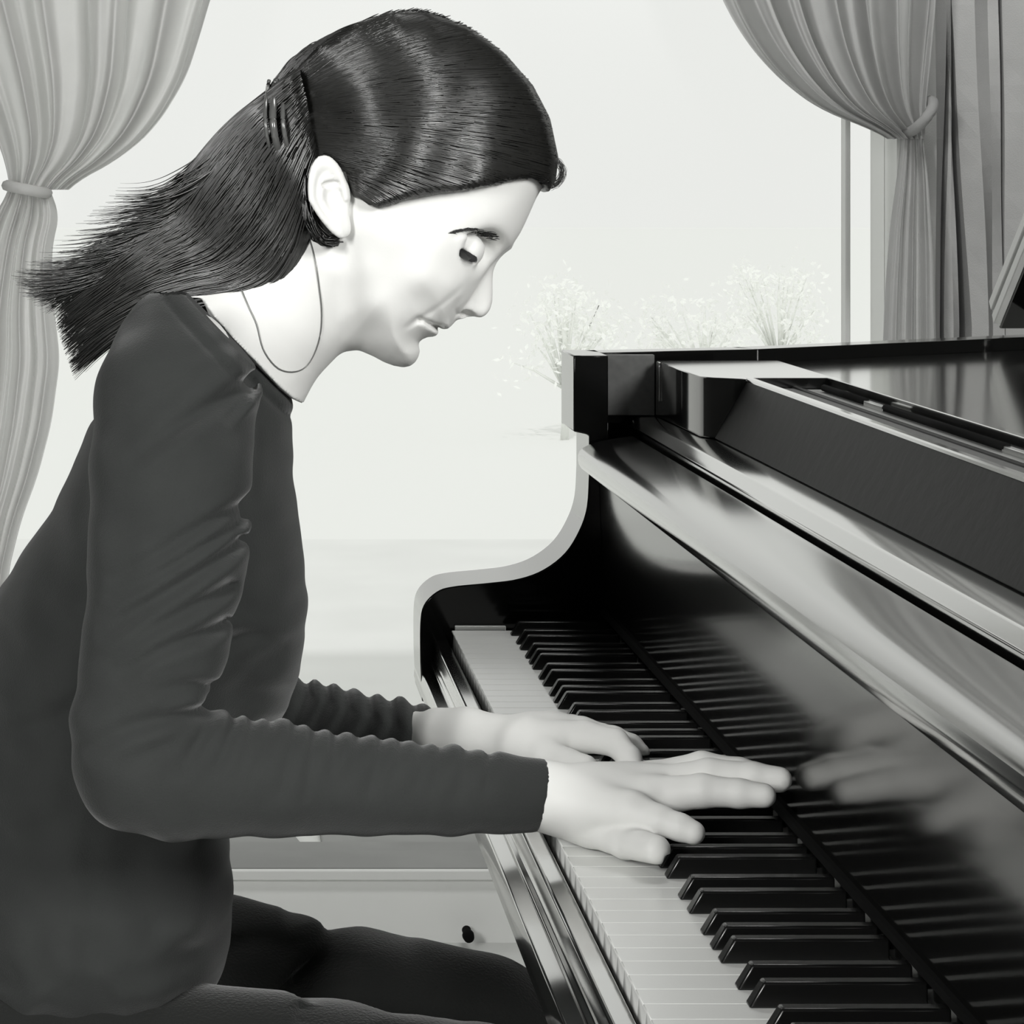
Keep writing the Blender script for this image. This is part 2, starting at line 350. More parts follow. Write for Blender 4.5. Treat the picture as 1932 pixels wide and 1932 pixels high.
# ------------------------------------------------------------------ curtains
def interp_poly(pts, ys):
    pts = sorted(pts, key=lambda p: p[1]); return np.interp(ys, [p[1] for p in pts], [p[0] for p in pts])
def curtain(name, Lp, Rp, y0, y1, Yc, folds, amp, m, label, cat, sharp=1.0, seed=0, nu=220, nv=160, tie=None, depth_fn=None, parent=None):
    rr = np.random.default_rng(seed)
    ys = np.linspace(y0, y1, nv); Lx = interp_poly(Lp, ys); Rx = interp_poly(Rp, ys)
    # smooth the borders
    k = np.ones(7)/7; pad = lambda a: np.convolve(np.r_[[a[0]]*3, a, [a[-1]]*3], k, 'valid'); Lx, Rx = pad(Lx), pad(Rx)
    t = np.linspace(0, 1, nu); ph = rr.uniform(0, 6.28, 6)
    verts = []; wid = Rx-Lx
    tw_ = t+.018*np.sin(2*math.pi*3*t+ph[0])+.010*np.sin(2*math.pi*7*t+ph[1])
    for j in range(nv):
        drift = .05*np.sin(ys[j]/260+ph[2]+t*5)
        fo = np.sin(2*math.pi*folds*(tw_+drift/folds)+ph[3])+.45*np.sin(2*math.pi*folds*2.3*tw_+ph[4]+ys[j]/300)
        a = amp*(0.35+.65*np.clip(wid[j]/320, 0, 1.2))
        for i in range(nu):
            x = Lx[j]+wid[j]*t[i]; p = P(x, ys[j], Yc)
            verts.append((p[0], Yc+a*fo[i], p[2]))
    faces = [(j*nu+i, j*nu+i+1, (j+1)*nu+i+1, (j+1)*nu+i) for j in range(nv-1) for i in range(nu-1)]
    o = mesh_obj(name, verts, faces, m, parent, smooth=True)
    if label: tag(o, label, cat)
    return o
YC = 3.74
top = -1200
cl = empty('curtain', P(50, 1600, YC)); tag(cl, 'sheer pale curtain tied back at the left of the window', 'curtain')
def under(o, e):
    o.parent = e; o.matrix_parent_inverse = e.matrix_world.inverted() if False else __import__('mathutils').Matrix.Translation(-e.location)
    return o
c1 = curtain('gathered_panel', [(-330, top), (-200, -200), (-120, 0), (-40, 180), (0, 270), (18, 330), (20, 352)],
        [(640, top), (470, -200), (398, 0), (378, 70), (352, 150), (300, 235), (245, 288), (175, 330), (120, 356), (88, 364)],
        top, 358, YC, 5, .034, M['curtain'], None, None, seed=3)
under(c1, cl)
c2 = curtain('hanging_panel', [(20, 352), (-20, 420), (-60, 600), (-90, 1000), (-110, 1740)],
        [(88, 352), (112, 400), (96, 470), (98, 560), (112, 680), (96, 800), (70, 900), (40, 980), (15, 1080), (0, 1740)],
        352, 1775, YC, 4, .026, M['curtain'], None, None, seed=5)
under(c2, cl)
tb = MB(); tb.tube([(P(14+76*.5*(1-math.cos(a)), 352+8*math.sin(a)+5, YC)[0], YC-.045*math.sin(a)-.01, P(0, 350+14*(1-math.cos(a))*.5, YC)[2]) for a in np.linspace(0, 2*math.pi, 25)], .008, 8)
under(tb.build('tieback', M['curtain'], None, smooth=True), cl)

cr = empty('curtain', P(1740, 1600, YC)); tag(cr, 'grey curtain swept to the right side and tied back above the piano', 'curtain')
under(curtain('gathered_panel', [(1050, top), (1290, -200), (1370, 0), (1402, 60), (1442, 115), (1500, 172), (1560, 213), (1620, 238), (1675, 252), (1700, 262)],
        [(1830, top), (1785, -200), (1772, 0), (1758, 120), (1748, 190), (1742, 262)],
        top, 262, YC-.035, 6, .026, M['curtain_grey'], None, None, seed=11), cr)
under(curtain('hanging_panel', [(1703, 258), (1697, 320), (1682, 430), (1674, 540), (1668, 700), (1660, 1740)],
        [(1742, 258), (1752, 330), (1764, 480), (1770, 640), (1774, 1740)],
        256, 1775, YC-.03, 3, .016, M['curtain_grey'], None, None, seed=13), cr)
tb = MB(); tb.tube([(P(1722+22*math.cos(a), 0, YC)[0], YC-.01-.05*math.sin(a)-.02, P(0, 222-30*math.cos(a), YC)[2]) for a in np.linspace(0, 2*math.pi, 25)], .008, 8)
under(tb.build('tieback', M['curtain_grey'], None, smooth=True), cr)
# heavier drape at the far right with deep dark folds
def drape():
    segs = [  # (x at top, x at y=620, depth)
        (1735, 1735, .0), (1758, 1758, -.03), (1784, 1770, .0), (1786, 1772, .13), (1792, 1781, .13), (1794, 1783, .0), (1790, 1795, -.01),
        (1784, 1808, .0), (1785, 1810, .16), (1794, 1832, .16), (1795, 1834, .0), (1830, 1858, -.03), (1862, 1872, -.005), (1881, 1893, .0),
        (1882, 1894, .15), (1892, 1898, .15), (1893, 1899, .0), (1930, 1932, -.03), (1975, 1978, .01), (1990, 1990, .08), (2000, 2000, .0), (2050, 2050, -.03), (2110, 2110, .02)]
    pts0 = np.array([(s[0], s[2]) for s in segs], float); pts1 = np.array([(s[1], s[2]) for s in segs], float)
    nv = 60; nu = len(segs)
    V = []; ys = np.linspace(top, 1775, nv); Yd = 3.785
    for y in ys:
        k = np.clip(y/620, 0, 2.2)
        for i in range(nu):
            x = pts0[i, 0]*(1-k)+pts1[i, 0]*k if k < 1 else pts1[i, 0]
            d = pts0[i, 1]
            p = P(x, y, Yd); V.append((p[0], Yd+d*.68+.004*math.sin(i*1.7+y/90), p[2]))
    F = [(j*nu+i, j*nu+i+1, (j+1)*nu+i+1, (j+1)*nu+i) for j in range(nv-1) for i in range(nu-1)]
    o = mesh_obj('curtain', V, F, M['drape'], None, smooth=False)
    o.modifiers.new('solid', 'SOLIDIFY').thickness = .0015
    tag(o, 'straight hanging grey drape with deep dark folds at the far right', 'curtain')
drape()
rod = MB().tube([(wx0-.25, YC+.05, 2.42), (1.6, YC+.05, 2.42)], .014, 12)
tag(rod.build('curtain_rod', M['trim'], None, smooth=True), 'white curtain rod above the window', 'curtain rod')

# ------------------------------------------------------------------ the pianist: implicit surfaces meshed by sparse surface nets
BIG = .05
def smin(a, b, k):
    h = np.clip(.5+.5*(b-a)/k, 0, 1); return b*(1-h)+a*h-k*h*(1-h)
def smax(a, b, k): return -smin(-a, -b, k)

def sparse_mesh(F, lo, hi, h, bs=4, slack=1.7):
    lo = np.array(lo, float); hi = np.array(hi, float); H = h*bs
    nb = np.ceil((hi-lo)/H).astype(int)
    act = []
    ii = np.arange(nb[0])
    jj, kk = np.meshgrid(np.arange(nb[1]), np.arange(nb[2]), indexing='ij')
    jk = np.stack([jj.ravel(), kk.ravel()], 1)
    # coarse cull in two steps
    B4 = 4; nb4 = -(-nb//B4)
    g = np.stack(np.meshgrid(*[np.arange(n) for n in nb4], indexing='ij'), -1).reshape(-1, 3)
    d = F(lo+(g+.5)*H*B4)
    g = g[np.abs(d) < H*B4*.87*slack]
    sub = np.stack(np.meshgrid(*[np.arange(B4)]*3, indexing='ij'), -1).reshape(-1, 3)
    bl = (g[:, None]*B4+sub[None]).reshape(-1, 3); bl = bl[(bl < nb).all(1)]
    out = []
    for c in range(0, len(bl), 400000):
        q = bl[c:c+400000]; d = F(lo+(q+.5)*H); out.append(q[np.abs(d) < H*.87*slack])
    bl = np.concatenate(out)
    n1 = bs+1
    loc = np.stack(np.meshgrid(*[np.arange(n1)]*3, indexing='ij'), -1).reshape(-1, 3)
    keys, pos, quads = [], [], []
    dims = nb*bs+4
    def key(c): return (c[..., 0]*dims[1]+c[..., 1])*dims[2]+c[..., 2]
    CH = 6000
    for c in range(0, len(bl), CH):
        q = bl[c:c+CH]*bs
        ci = q[:, None]+loc[None]
        v = F((lo+ci.reshape(-1, 3)*h)).reshape(-1, n1, n1, n1)
        s = v < 0
        any_in = s.reshape(len(q), -1).any(1) & ~s.reshape(len(q), -1).all(1)
        q, v, s = q[any_in], v[any_in], s[any_in]
        if not len(q): continue
        cnt = np.zeros((len(q), bs, bs, bs)); acc = np.zeros((len(q), bs, bs, bs, 3))
        for ax in range(3):
            o1, o2 = [a for a in range(3) if a != ax]
            for a in (0, 1):
                for b_ in (0, 1):
                    sl0 = [slice(None)]*4; sl1 = [slice(None)]*4
                    sl0[ax+1] = slice(0, bs); sl1[ax+1] = slice(1, bs+1)
                    sl0[o1+1] = sl1[o1+1] = slice(a, bs+a); sl0[o2+1] = sl1[o2+1] = slice(b_, bs+b_)
                    v0, v1 = v[tuple(sl0)], v[tuple(sl1)]; cr_ = (v0 < 0) != (v1 < 0)
                    t = np.where(cr_, v0/np.where(cr_, v0-v1, 1), 0)
                    cnt += cr_; acc[..., ax] += t; acc[..., o1] += a*cr_; acc[..., o2] += b_*cr_
        mk = cnt > 0
        w_ = np.nonzero(mk); cell = q[w_[0]]+np.stack(w_[1:], 1)
        keys.append(key(cell)); pos.append(lo+h*(cell+acc[mk]/cnt[mk][:, None]))
        for ax in range(3):
            o1, o2 = (ax+1) % 3, (ax+2) % 3
            sl0 = [slice(None)]+[slice(0, bs)]*3; sl1 = list(sl0); sl1[ax+1] = slice(1, bs+1)
            s0, s1 = s[tuple(sl0)], s[tuple(sl1)]; w_ = np.nonzero(s0 != s1)
            e = q[w_[0]]+np.stack(w_[1:], 1); e1 = np.zeros(3, int); e1[o1] = 1; e2 = np.zeros(3, int); e2[o2] = 1
            qd = np.stack([key(e), key(e-e1), key(e-e1-e2), key(e-e2)], 1)
            fl = s1[w_]; qd[fl] = qd[fl][:, ::-1]; quads.append(qd)
    keys = np.concatenate(keys); pos = np.concatenate(pos); quads = np.concatenate(quads)
    o = np.argsort(keys); keys = keys[o]; pos = pos[o]
    ix = np.clip(np.searchsorted(keys, quads), 0, len(keys)-1); ok = (keys[ix] == quads).all(1)
    return pos, ix[ok][:, ::-1]

def fast_mesh(name, V, Q, m, parent):
    me = bpy.data.meshes.new(name); me.vertices.add(len(V)); me.vertices.foreach_set('co', V.astype(np.float32).ravel())
    k = Q.shape[1]
    me.loops.add(Q.size); me.loops.foreach_set('vertex_index', Q.astype(np.int32).ravel())
    me.polygons.add(len(Q)); me.polygons.foreach_set('loop_start', np.arange(0, Q.size, k, dtype=np.int32))
    me.polygons.foreach_set('use_smooth', np.ones(len(Q), bool)); me.update(calc_edges=True); me.validate()
    me.materials.append(m); o = bpy.data.objects.new(name, me); C.objects.link(o)
    if parent: o.parent = parent
    return o

class Grid2:
    """scalar fields over the X-Z plane, sampled bilinearly"""
    def __init__(s, lo, hi, h):
        s.lo = np.array(lo); s.h = h; s.n = (np.ceil((np.array(hi)-s.lo)/h)+1).astype(int)
        X, Z = np.meshgrid(s.lo[0]+h*np.arange(s.n[0]), s.lo[1]+h*np.arange(s.n[1]), indexing='ij'); s.X, s.Z = X, Z; s.f = {}
    def at(s, names, x, z):
        u = np.clip((x-s.lo[0])/s.h, 0, s.n[0]-1.001); v = np.clip((z-s.lo[1])/s.h, 0, s.n[1]-1.001)
        i = u.astype(int); j = v.astype(int); u = u-i; v = v-j; out = []
        for n in names:
            f = s.f[n]; out.append((f[i, j]*(1-u)+f[i+1, j]*u)*(1-v)+(f[i, j+1]*(1-u)+f[i+1, j+1]*u)*v)
        return out
def poly_sd(X, Z, pts):
    """signed distance, positive inside"""
    pts = np.array(pts); d = np.full(X.shape, 1e9); ins = np.zeros(X.shape, bool)
    for a, b in zip(pts, np.roll(pts, -1, 0)):
        ab = b-a; t = np.clip(((X-a[0])*ab[0]+(Z-a[1])*ab[1])/(ab@ab+1e-12), 0, 1)
        d = np.minimum(d, (X-a[0]-t*ab[0])**2+(Z-a[1]-t*ab[1])**2)
        c = (a[1] > Z) != (b[1] > Z)
        with np.errstate(divide='ignore', invalid='ignore'):
            ins ^= c & (X < (b[0]-a[0])*(Z-a[1])/(b[1]-a[1]+1e-15)+a[0])
    d = np.sqrt(d); return np.where(ins, d, -d)
def line_d(X, Z, pts):
    d = np.full(X.shape, 1e9); pts = np.array(pts)
    for a, b in zip(pts[:-1], pts[1:]):
        ab = b-a; t = np.clip(((X-a[0])*ab[0]+(Z-a[1])*ab[1])/(ab@ab+1e-12), 0, 1)
        d = np.minimum(d, (X-a[0]-t*ab[0])**2+(Z-a[1]-t*ab[1])**2)
    return np.sqrt(d)
def idw(X, Z, cps, p=3.0, eps=.008):
    num = np.zeros(X.shape); den = np.zeros(X.shape)
    for x, z, v in cps:
        w_ = 1/((X-x)**2+(Z-z)**2+eps**2)**(p/2); num += w_*v; den += w_
    return num/den
def smooth_poly(pts, n): 
    p = np.array(pts+[pts[0]], float); return catmull(p, n)[:-1]
def blur(f, k):
    g = np.exp(-.5*(np.arange(-3*k, 3*k+1)/k)**2); g /= g.sum()
    f = np.apply_along_axis(lambda r: np.convolve(np.pad(r, 3*k, 'edge'), g, 'valid'), 0, f)
    return np.apply_along_axis(lambda r: np.convolve(np.pad(r, 3*k, 'edge'), g, 'valid'), 1, f)

def inflate(y, d, W, R):
    u = 1-np.minimum(d, R)/R
    return (np.sqrt((y/W)**2+u*u)-1)*np.minimum(W, R)

# ---- head
YH = 1.765
def H2(px, py): return P2(px, py, YH)
def HN(px, py, y=.04): return P2(px, py, YH-y)
face_px = [(1023, 352), (1026, 300), (1010, 235), (980, 178), (932, 125), (872, 80), (800, 53), (740, 52), (680, 72), (620, 112), (570, 165), (542, 225), (530, 290),
           (535, 350), (548, 410), (560, 470), (585, 540), (615, 610), (640, 648), (661, 658), (678, 661), (704, 672), (724, 683), (743, 690), (761, 693), (774, 690),
           (783, 683), (789, 673), (792, 662), (790, 652), (790, 646), (797, 641), (808, 637), (819, 634), (824, 630), (826, 625), (825, 620), (828, 618), (836, 621), (843, 620), (847, 617), (850, 611),
           (857, 602), (866, 592), (883, 570), (898, 545), (911, 522), (924, 502), (938, 486), (950, 475), (962, 466), (969, 457), (980, 440), (990, 420), (999, 400), (1010, 375)]
nose_px = [(962, 466), (950, 474), (941, 483), (934, 495), (930, 512), (929, 530), (929, 550), (928, 568), (924, 582), (917, 592), (908, 598), (899, 598), (893, 596),
           (884, 597), (874, 597), (864, 596), (857, 597), (850, 606), (842, 600), (850, 560), (872, 520), (900, 480), (925, 455)]
HG = Grid2((H2(470, 0)[0], H2(0, 800)[1]), (H2(1100, 0)[0], H2(0, 0)[1]), .0008)
HG.f['d'] = poly_sd(HG.X, HG.Z, [H2(*p) for p in face_px])
HG.f['n'] = poly_sd(HG.X, HG.Z, [H2(*p) for p in nose_px])
Wc = [(790, 180, .0745), (680, 200, .076), (600, 240, .070), (760, 280, .076), (900, 150, .069), (960, 260, .0625), (880, 320, .0665), (960, 390, .0585), (990, 400, .057), (900, 420, .0610), (930, 450, .050),
      (850, 470, .0590), (800, 460, .0655), (840, 530, .0600), (885, 505, .0560), (868, 560, .0530), (780, 520, .0660), (720, 440, .0690), (680, 500, .0680), (700, 560, .0630), (740, 590, .0580), (790, 570, .0560),
      (850, 590, .0470), (835, 610, .0430), (800, 620, .0450), (750, 630, .0500), (790, 660, .0330), (760, 680, .0310), (700, 635, .0480), (670, 640, .040), (640, 580, .0560), (620, 500, .0600), (580, 400, .0620)]
HG.f['W'] = blur(idw(HG.X, HG.Z, [(*H2(a, b), c) for a, b, c in Wc]), 6)
Rc = [(790, 200, .085), (600, 250, .08), (960, 300, .060), (980, 400, .046), (950, 460, .030), (900, 450, .044), (850, 500, .046), (860, 580, .028), (885, 520, .034), (840, 550, .036), (830, 620, .028), (780, 560, .050), (780, 670, .026), (750, 640, .040), (700, 600, .045), (720, 480, .06), (620, 480, .06)]
HG.f['R'] = blur(idw(HG.X, HG.Z, [(*H2(a, b), c) for a, b, c in Rc]), 6)
def crease(G, pts, a, s):
    return a*np.exp(-(line_d(G.X, G.Z, pts)/s)**2)
def fade_line(G, pts, a, s, a1=0.0):
    """groove along a polyline whose depth fades from a to a1"""
    pts = np.array(pts); out = np.zeros(G.X.shape); n = len(pts)-1
    best = np.full(G.X.shape, 1e9); amp = np.zeros(G.X.shape)
    for i, (p, q) in enumerate(zip(pts[:-1], pts[1:])):
        ab = q-p; t = np.clip(((G.X-p[0])*ab[0]+(G.Z-p[1])*ab[1])/(ab@ab+1e-12), 0, 1)
        d = np.sqrt((G.X-p[0]-t*ab[0])**2+(G.Z-p[1]-t*ab[1])**2); m_ = d < best
        best = np.where(m_, d, best); amp = np.where(m_, a+(a1-a)*(i+t)/n, amp)
    return amp*np.exp(-(best/s)**2)
def HL(y, *pts): return [HN(a, b, y) for a, b in pts]
cre = fade_line(HG, HL(.022, (830, 619), (816, 614), (802, 606), (789, 601)), .0034, .0015, .0032)
cre += fade_line(HG, HL(.034, (788, 601), (776, 610), (764, 618)), .0022, .0020, .0003)
cre += fade_line(HG, HL(.030, (792, 599), (815, 585), (840, 565), (866, 543)), .0008, .0020, .0003)
cre += fade_line(HG, HL(.016, (808, 637), (797, 642), (786, 650)), .0014, .0026, .0003)
cre += fade_line(HG, HL(.042, (852, 446), (866, 441), (888, 441), (908, 447), (922, 456)), .0005, .0018, .0026)
cre += fade_line(HG, HL(.014, (860, 592), (853, 580), (857, 567), (868, 558)), .0012, .0016, .0002)
cre -= fade_line(HG, HL(.018, (822, 627), (806, 621), (794, 612)), .0012, .0032, .0004)
cre -= fade_line(HG, HL(.018, (840, 613), (820, 604), (802, 597)), .0010, .0030, .0002)
HG.f['c'] = cre
def cap_d(p, a, b, ra, rb):
    a = np.array(a); b = np.array(b); ab = b-a; t = np.clip((p-a)@ab/(ab@ab), 0, 1)
    return np.linalg.norm(p-a-t[:, None]*ab, axis=1)-(ra+(rb-ra)*t)
def ell_d(p, c, ax, rot=None):
    q = p-np.array(c)
    if rot is not None: q = q@rot
    k0 = np.linalg.norm(q/ax, axis=1); k1 = np.linalg.norm(q/(np.array(ax)**2), axis=1)+1e-9; return k0*(k0-1)/k1
def rotXZ(a):      # local x axis rotated by a in the X-Z plane
    c, s = math.cos(a), math.sin(a); return np.array([[c, 0, -s], [0, 1, 0], [s, 0, c]])
EYE = np.array([*H2(867, 466)]); EYR = .0122; EYY = .0335
NL = np.array((.50, .866))
def F_head(p):
    x, y, z = p[:, 0], p[:, 1]-YH, p[:, 2]; ay = np.abs(y)
    d, n, W, R, c = HG.at(('d', 'n', 'W', 'R', 'c'), x, z)
    f = inflate(y, d, W, R)
    # soft eye socket
    e = np.stack([x-EYE[0], ay-EYY-.010, z-EYE[1]], 1)
    q = np.stack([x, ay, z], 1)
    sock = ell_d(q, (EYE[0]+.012, EYY+.004, EYE[1]-.001), np.array((.017, .017, .012)), rotXZ(-.6))
    f = smax(f, -sock, .010)
    # nose: profile extruded, narrow ridge widening to the wings
    t = np.clip((H2(0, 470)[1]-z)/(H2(0, 470)[1]-H2(0, 590)[1]), 0, 1.1)
    wn = .0050+.0065*t**1.6
    nf = smax(-n, (ay-wn-.35*np.clip(n, 0, .02)), .007)
    f = smin(f, nf, .006)
    wing = ell_d(q, (H2(868, 0)[0], .0115, H2(0, 580)[1]), np.array((.0100, .0055, .0065)), rotXZ(-.3))
    f = smin(f, wing, .004)
    nos = ell_d(q, (H2(876, 0)[0], .0120, H2(0, 589)[1]), np.array((.0066, .0056, .0030)), rotXZ(-.35))
    f = smax(f, -nos, .002)
    # lids over the eyeball: open slit below
    r = np.linalg.norm(q-np.array((EYE[0], EYY, EYE[1])), axis=1)
    side = (x-EYE[0])*NL[0]+(z-EYE[1])*NL[1]
    f = smin(f, r-(EYR+.0016), .004)
    al = (x-EYE[0])*NL[1]-(z-EYE[1])*NL[0]
    cut = smax(smax(r-(EYR+.008), np.abs(side+.0042)-.0027*(1-(al/.0115)**2), .0005), -(r-(EYR-.0025)), .0005)
    f = smax(f, -cut, .0008)
    f = f+c*np.clip(ay/.012, .5, 1)
    return f
# ear, built in its own frame
ea = math.radians(9)
def F_ear(p, sgn=-1):
    q = np.stack([p[:, 0], (p[:, 1]-YH)*sgn, p[:, 2]], 1)            # q.y > 0 outwards
    cx, cz = H2(613, 372)
    u = (q[:, 0]-cx)*math.cos(ea)-(q[:, 2]-cz)*math.sin(ea)*-1       # forwards
    u = (q[:, 0]-cx)*math.cos(ea)+(q[:, 2]-cz)*math.sin(ea)
    v = -(q[:, 0]-cx)*math.sin(ea)+(q[:, 2]-cz)*math.cos(ea)
    yb = .0700+np.clip(-u, -.02, .02)*.42+.002*np.clip(v/.02, -1, 1)
    wv = q[:, 1]-yb
    rx = np.where(v > 0, .0128, .0128-.0035*np.clip(-v/.026, 0, 1)); uc = u-np.where(v < 0, .0045*np.clip(-v/.026, 0, 1.2), 0)
    e2 = np.sqrt((uc/rx)**2+(v/.0262)**2)
    plate = smax((e2-1)*.011, np.abs(wv)-.0022, .0015)
    rim_ = np.sqrt(((e2-.86)*.0125)**2+(wv-.0022)**2)-.0024
    rim_ = np.where((u > .006) & (v < -.004), BIG, rim_)
    an = np.sqrt((np.sqrt(((uc-.002)/(rx*.55))**2+((v+.001)/.0135)**2)-1)**2*.0075**2+(wv-.0020)**2)-.0017
    an = np.where(u > .004, BIG, an)
    lobe = np.sqrt((uc/.8-.003)**2+((v+.0195)/1.1)**2+(wv*1.6)**2)-.0065
    f = smin(smin(plate, rim_, .002), an, .002); f = smin(f, lobe, .004)
    tr = np.sqrt(((u-.0105)/1.0)**2+((v-.0015)/1.5)**2+((wv+.001)/1.0)**2)-.0042
    f = smin(f, tr, .003)
    con = np.sqrt(((u-.0035)/1.3)**2+((v+.000)/1.5)**2+(wv-.0015)**2)-.0045
    f = smax(f, -con, .002)
    con2 = np.sqrt(((u-.0025)/1.7)**2+((v-.0085)/.55)**2+(wv-.0015)**2)-.0040
    f = smax(f, -con2, .0015)
    base = np.sqrt(((u-.004)/1.2)**2+(v/2.6)**2+(wv+.007)**2)-.0075      # root joining the skull
    return smin(f, base, .003)

# ---- torso
YT = 1.765
def T2(px, py): return P2(px, py, YT)
torso_px = [(345, 583), (305, 602), (262, 645), (215, 715), (170, 800), (138, 880), (100, 960), (52, 1030), (0, 1108), (-50, 1230), (-80, 1400), (-80, 1600), (-60, 1780), (-10, 1880), (120, 1925), (300, 1915), (405, 1850),
            (440, 1770), (441, 1680), (430, 1580), (428, 1500), (455, 1440), (505, 1385), (545, 1325), (566, 1260), (577, 1195), (579, 1120), (572, 1045), (563, 965), (554, 880), (549, 800), (547, 745), (535, 715), (500, 672), (455, 625), (405, 590), (372, 580)]
TG = Grid2((T2(-160, 0)[0], T2(0, 2000)[1]), (T2(660, 0)[0], T2(0, 480)[1]), .002)
TG.f['d'] = poly_sd(TG.X, TG.Z, [T2(*p) for p in torso_px])
TW = [(350, 620, .105), (300, 700, .150), (450, 680, .100), (520, 760, .100), (330, 800, .170), (480, 880, .140), (200, 900, .165), (350, 1050, .160), (520, 1100, .130), (150, 1150, .155), (300, 1300, .145), (500, 1300, .125), (100, 1450, .155), (350, 1500, .140), (50, 1700, .180), (300, 1700, .170), (420, 1750, .150)]
TG.f['W'] = blur(idw(TG.X, TG.Z, [(*T2(a, b), c) for a, b, c in TW]), 6)
TG.f['R'] = blur(idw(TG.X, TG.Z, [(*T2(a, b), c) for a, b, c in [(350, 640, .05), (450, 700, .055), (300, 800, .08), (540, 1150, .05), (400, 1300, .09), (200, 1500, .10), (430, 1600, .06)]]), 6)
def F_torso(p, off=0.0):
    d, W, R = TG.at(('d', 'W', 'R'), p[:, 0], p[:, 2])
    return inflate(p[:, 1]-YT, d, W, R)+off

# ---- limbs: chains of (point, radius)
R_ARM = [(P(352, 672, 1.640), .046), (P(330, 760, 1.605), .0500), (P(322, 900, 1.580), .0490), (P(315, 1060, 1.560), .0470), (P(292, 1220, 1.545), .0430), (P(262, 1370, 1.535), .0400), (P(262, 1440, 1.532), .0390), (P(330, 1462, 1.535), .0372),
         (P(420, 1462, 1.538), .0355), (P(520, 1468, 1.545), .0340), (P(700, 1482, 1.560), .0290), (P(860, 1490, 1.570), .0260), (P(1015, 1500, 1.575), .0222)]
L_ARM = [(P(360, 680, 1.880), .050), (P(372, 800, 1.925), .048), (P(385, 1000, 1.960), .045), (P(395, 1200, 1.965), .041), (P(405, 1335, 1.95), .037), (P(500, 1350, 1.925), .034),
         (P(640, 1366, 1.880), .0275), (P(760, 1378, 1.840), .0240), (P(858, 1392, 1.805), .0195)]
def chain(p, ch, off=0.0, k=.004):
    f = np.full(len(p), BIG)
    for (a, ra), (b, rb) in zip(ch[:-1], ch[1:]):
        a_, b_ = np.array(a), np.array(b); mg = max(ra, rb)+.03
        m_ = ((p > np.minimum(a_, b_)-mg) & (p < np.maximum(a_, b_)+mg)).all(1)
        if m_.any(): f[m_] = smin(f[m_], cap_d(p[m_], a, b, ra+off, rb+off), k)
    return f
def sub_eval(f, p, lo, hi, fn, op):
    m_ = ((p > lo) & (p < hi)).all(1)
    if m_.any(): f[m_] = op(f[m_], fn(p[m_]))
    return f
# hands (right: nearly flat over the keys; left: curled)
def fingers(lst): return [[(P(a, b, Y), r) for a, b, Y, r in f_] for f_ in lst]
RH = fingers([
    [(1110, 1492, 1.600, .0140), (1232, 1474, 1.598, .0118), (1325, 1449, 1.592, .0098), (1395, 1457, 1.587, .0086), (1446, 1466, 1.583, .0074)],
    [(1110, 1500, 1.588, .0140), (1240, 1484, 1.578, .0120), (1338, 1463, 1.570, .0100), (1420, 1466, 1.563, .0088), (1470, 1471, 1.559, .0077)],
    [(1110, 1512, 1.575, .0140), (1232, 1503, 1.558, .0118), (1325, 1492, 1.548, .0098), (1395, 1497, 1.542, .0084), (1441, 1501, 1.538, .0073)],
    [(1100, 1520, 1.560, .0140), (1190, 1530, 1.538, .0115), (1244, 1548, 1.526, .0088), (1283, 1561, 1.519, .0078), (1308, 1571, 1.515, .0070)],
    [(1060, 1520, 1.585, .0150), (1120, 1560, 1.565, .0120), (1180, 1588, 1.535, .0098), (1238, 1603, 1.502, .0084)],
])
R_WRIST = [(P(860, 1492, 1.570), .0170), (P(950, 1496, 1.573), .0185), (P(1015, 1500, 1.575), .0195), (P(1060, 1505, 1.577), .0185), (P(1110, 1507, 1.582), .0170), (P(1180, 1505, 1.586), .0160)]
LH = fingers([
    [(1010, 1396, 1.775, .0130), (1104, 1390, 1.762, .0105), (1162, 1402, 1.748, .0090), (1187, 1430, 1.733, .0080), (1196, 1458, 1.722, .0072)],
    [(1010, 1392, 1.790, .0130), (1098, 1383, 1.785, .0105), (1158, 1396, 1.778, .0090), (1190, 1408, 1.772, .0080), (1207, 1421, 1.766, .0070)],
    [(1010, 1390, 1.805, .0130), (1080, 1380, 1.808, .0105), (1135, 1390, 1.805, .0088), (1163, 1400, 1.800, .0076), (1176, 1412, 1.795, .0066)],
    [(1000, 1390, 1.820, .0120), (1055, 1378, 1.828, .0100), (1100, 1386, 1.828, .0080), (1125, 1396, 1.825, .0070), (1138, 1406, 1.822, .0062)],
    [(980, 1406, 1.775, .0130), (1030, 1424, 1.755, .0105), (1072, 1437, 1.740, .0085), (1106, 1445, 1.728, .0073)],
])
L_WRIST = [(P(760, 1380, 1.838), .0150), (P(830, 1386, 1.812), .0165), (P(880, 1388, 1.803), .0180), (P(940, 1400, 1.796), .0170), (P(975, 1402, 1.795), .0160), (P(1040, 1390, 1.795), .0150)]
NECK = [(P(425, 665, YH), .060), (P(500, 597, YH), .0515), (P(560, 540, YH), .0500), (P(620, 480, YH), .052)]
def neck_f(p):
    f = chain(p, NECK, 0, .01)
    # muscle from behind the ear to the collar
    for s in (-1, 1):
        f = smin(f, cap_d(p, (H2(612, 0)[0], YH+s*.046, H2(0, 500)[1]), (H2(505, 0)[0], YH+s*.018, H2(0, 690)[1]), .009, .007), .014)
    return f
hlo, hhi = np.array((H2(500, 0)[0], YH-.1, H2(0, 705)[1])), np.array((H2(1070, 0)[0], YH+.1, H2(0, 20)[1]))
elo, ehi = np.array((H2(560, 0)[0], YH-.1, H2(0, 470)[1])), np.array((H2(685, 0)[0], YH+.1, H2(0, 270)[1]))
nk0, nk1 = np.array(T2(398, 583)), np.array(T2(548, 738))
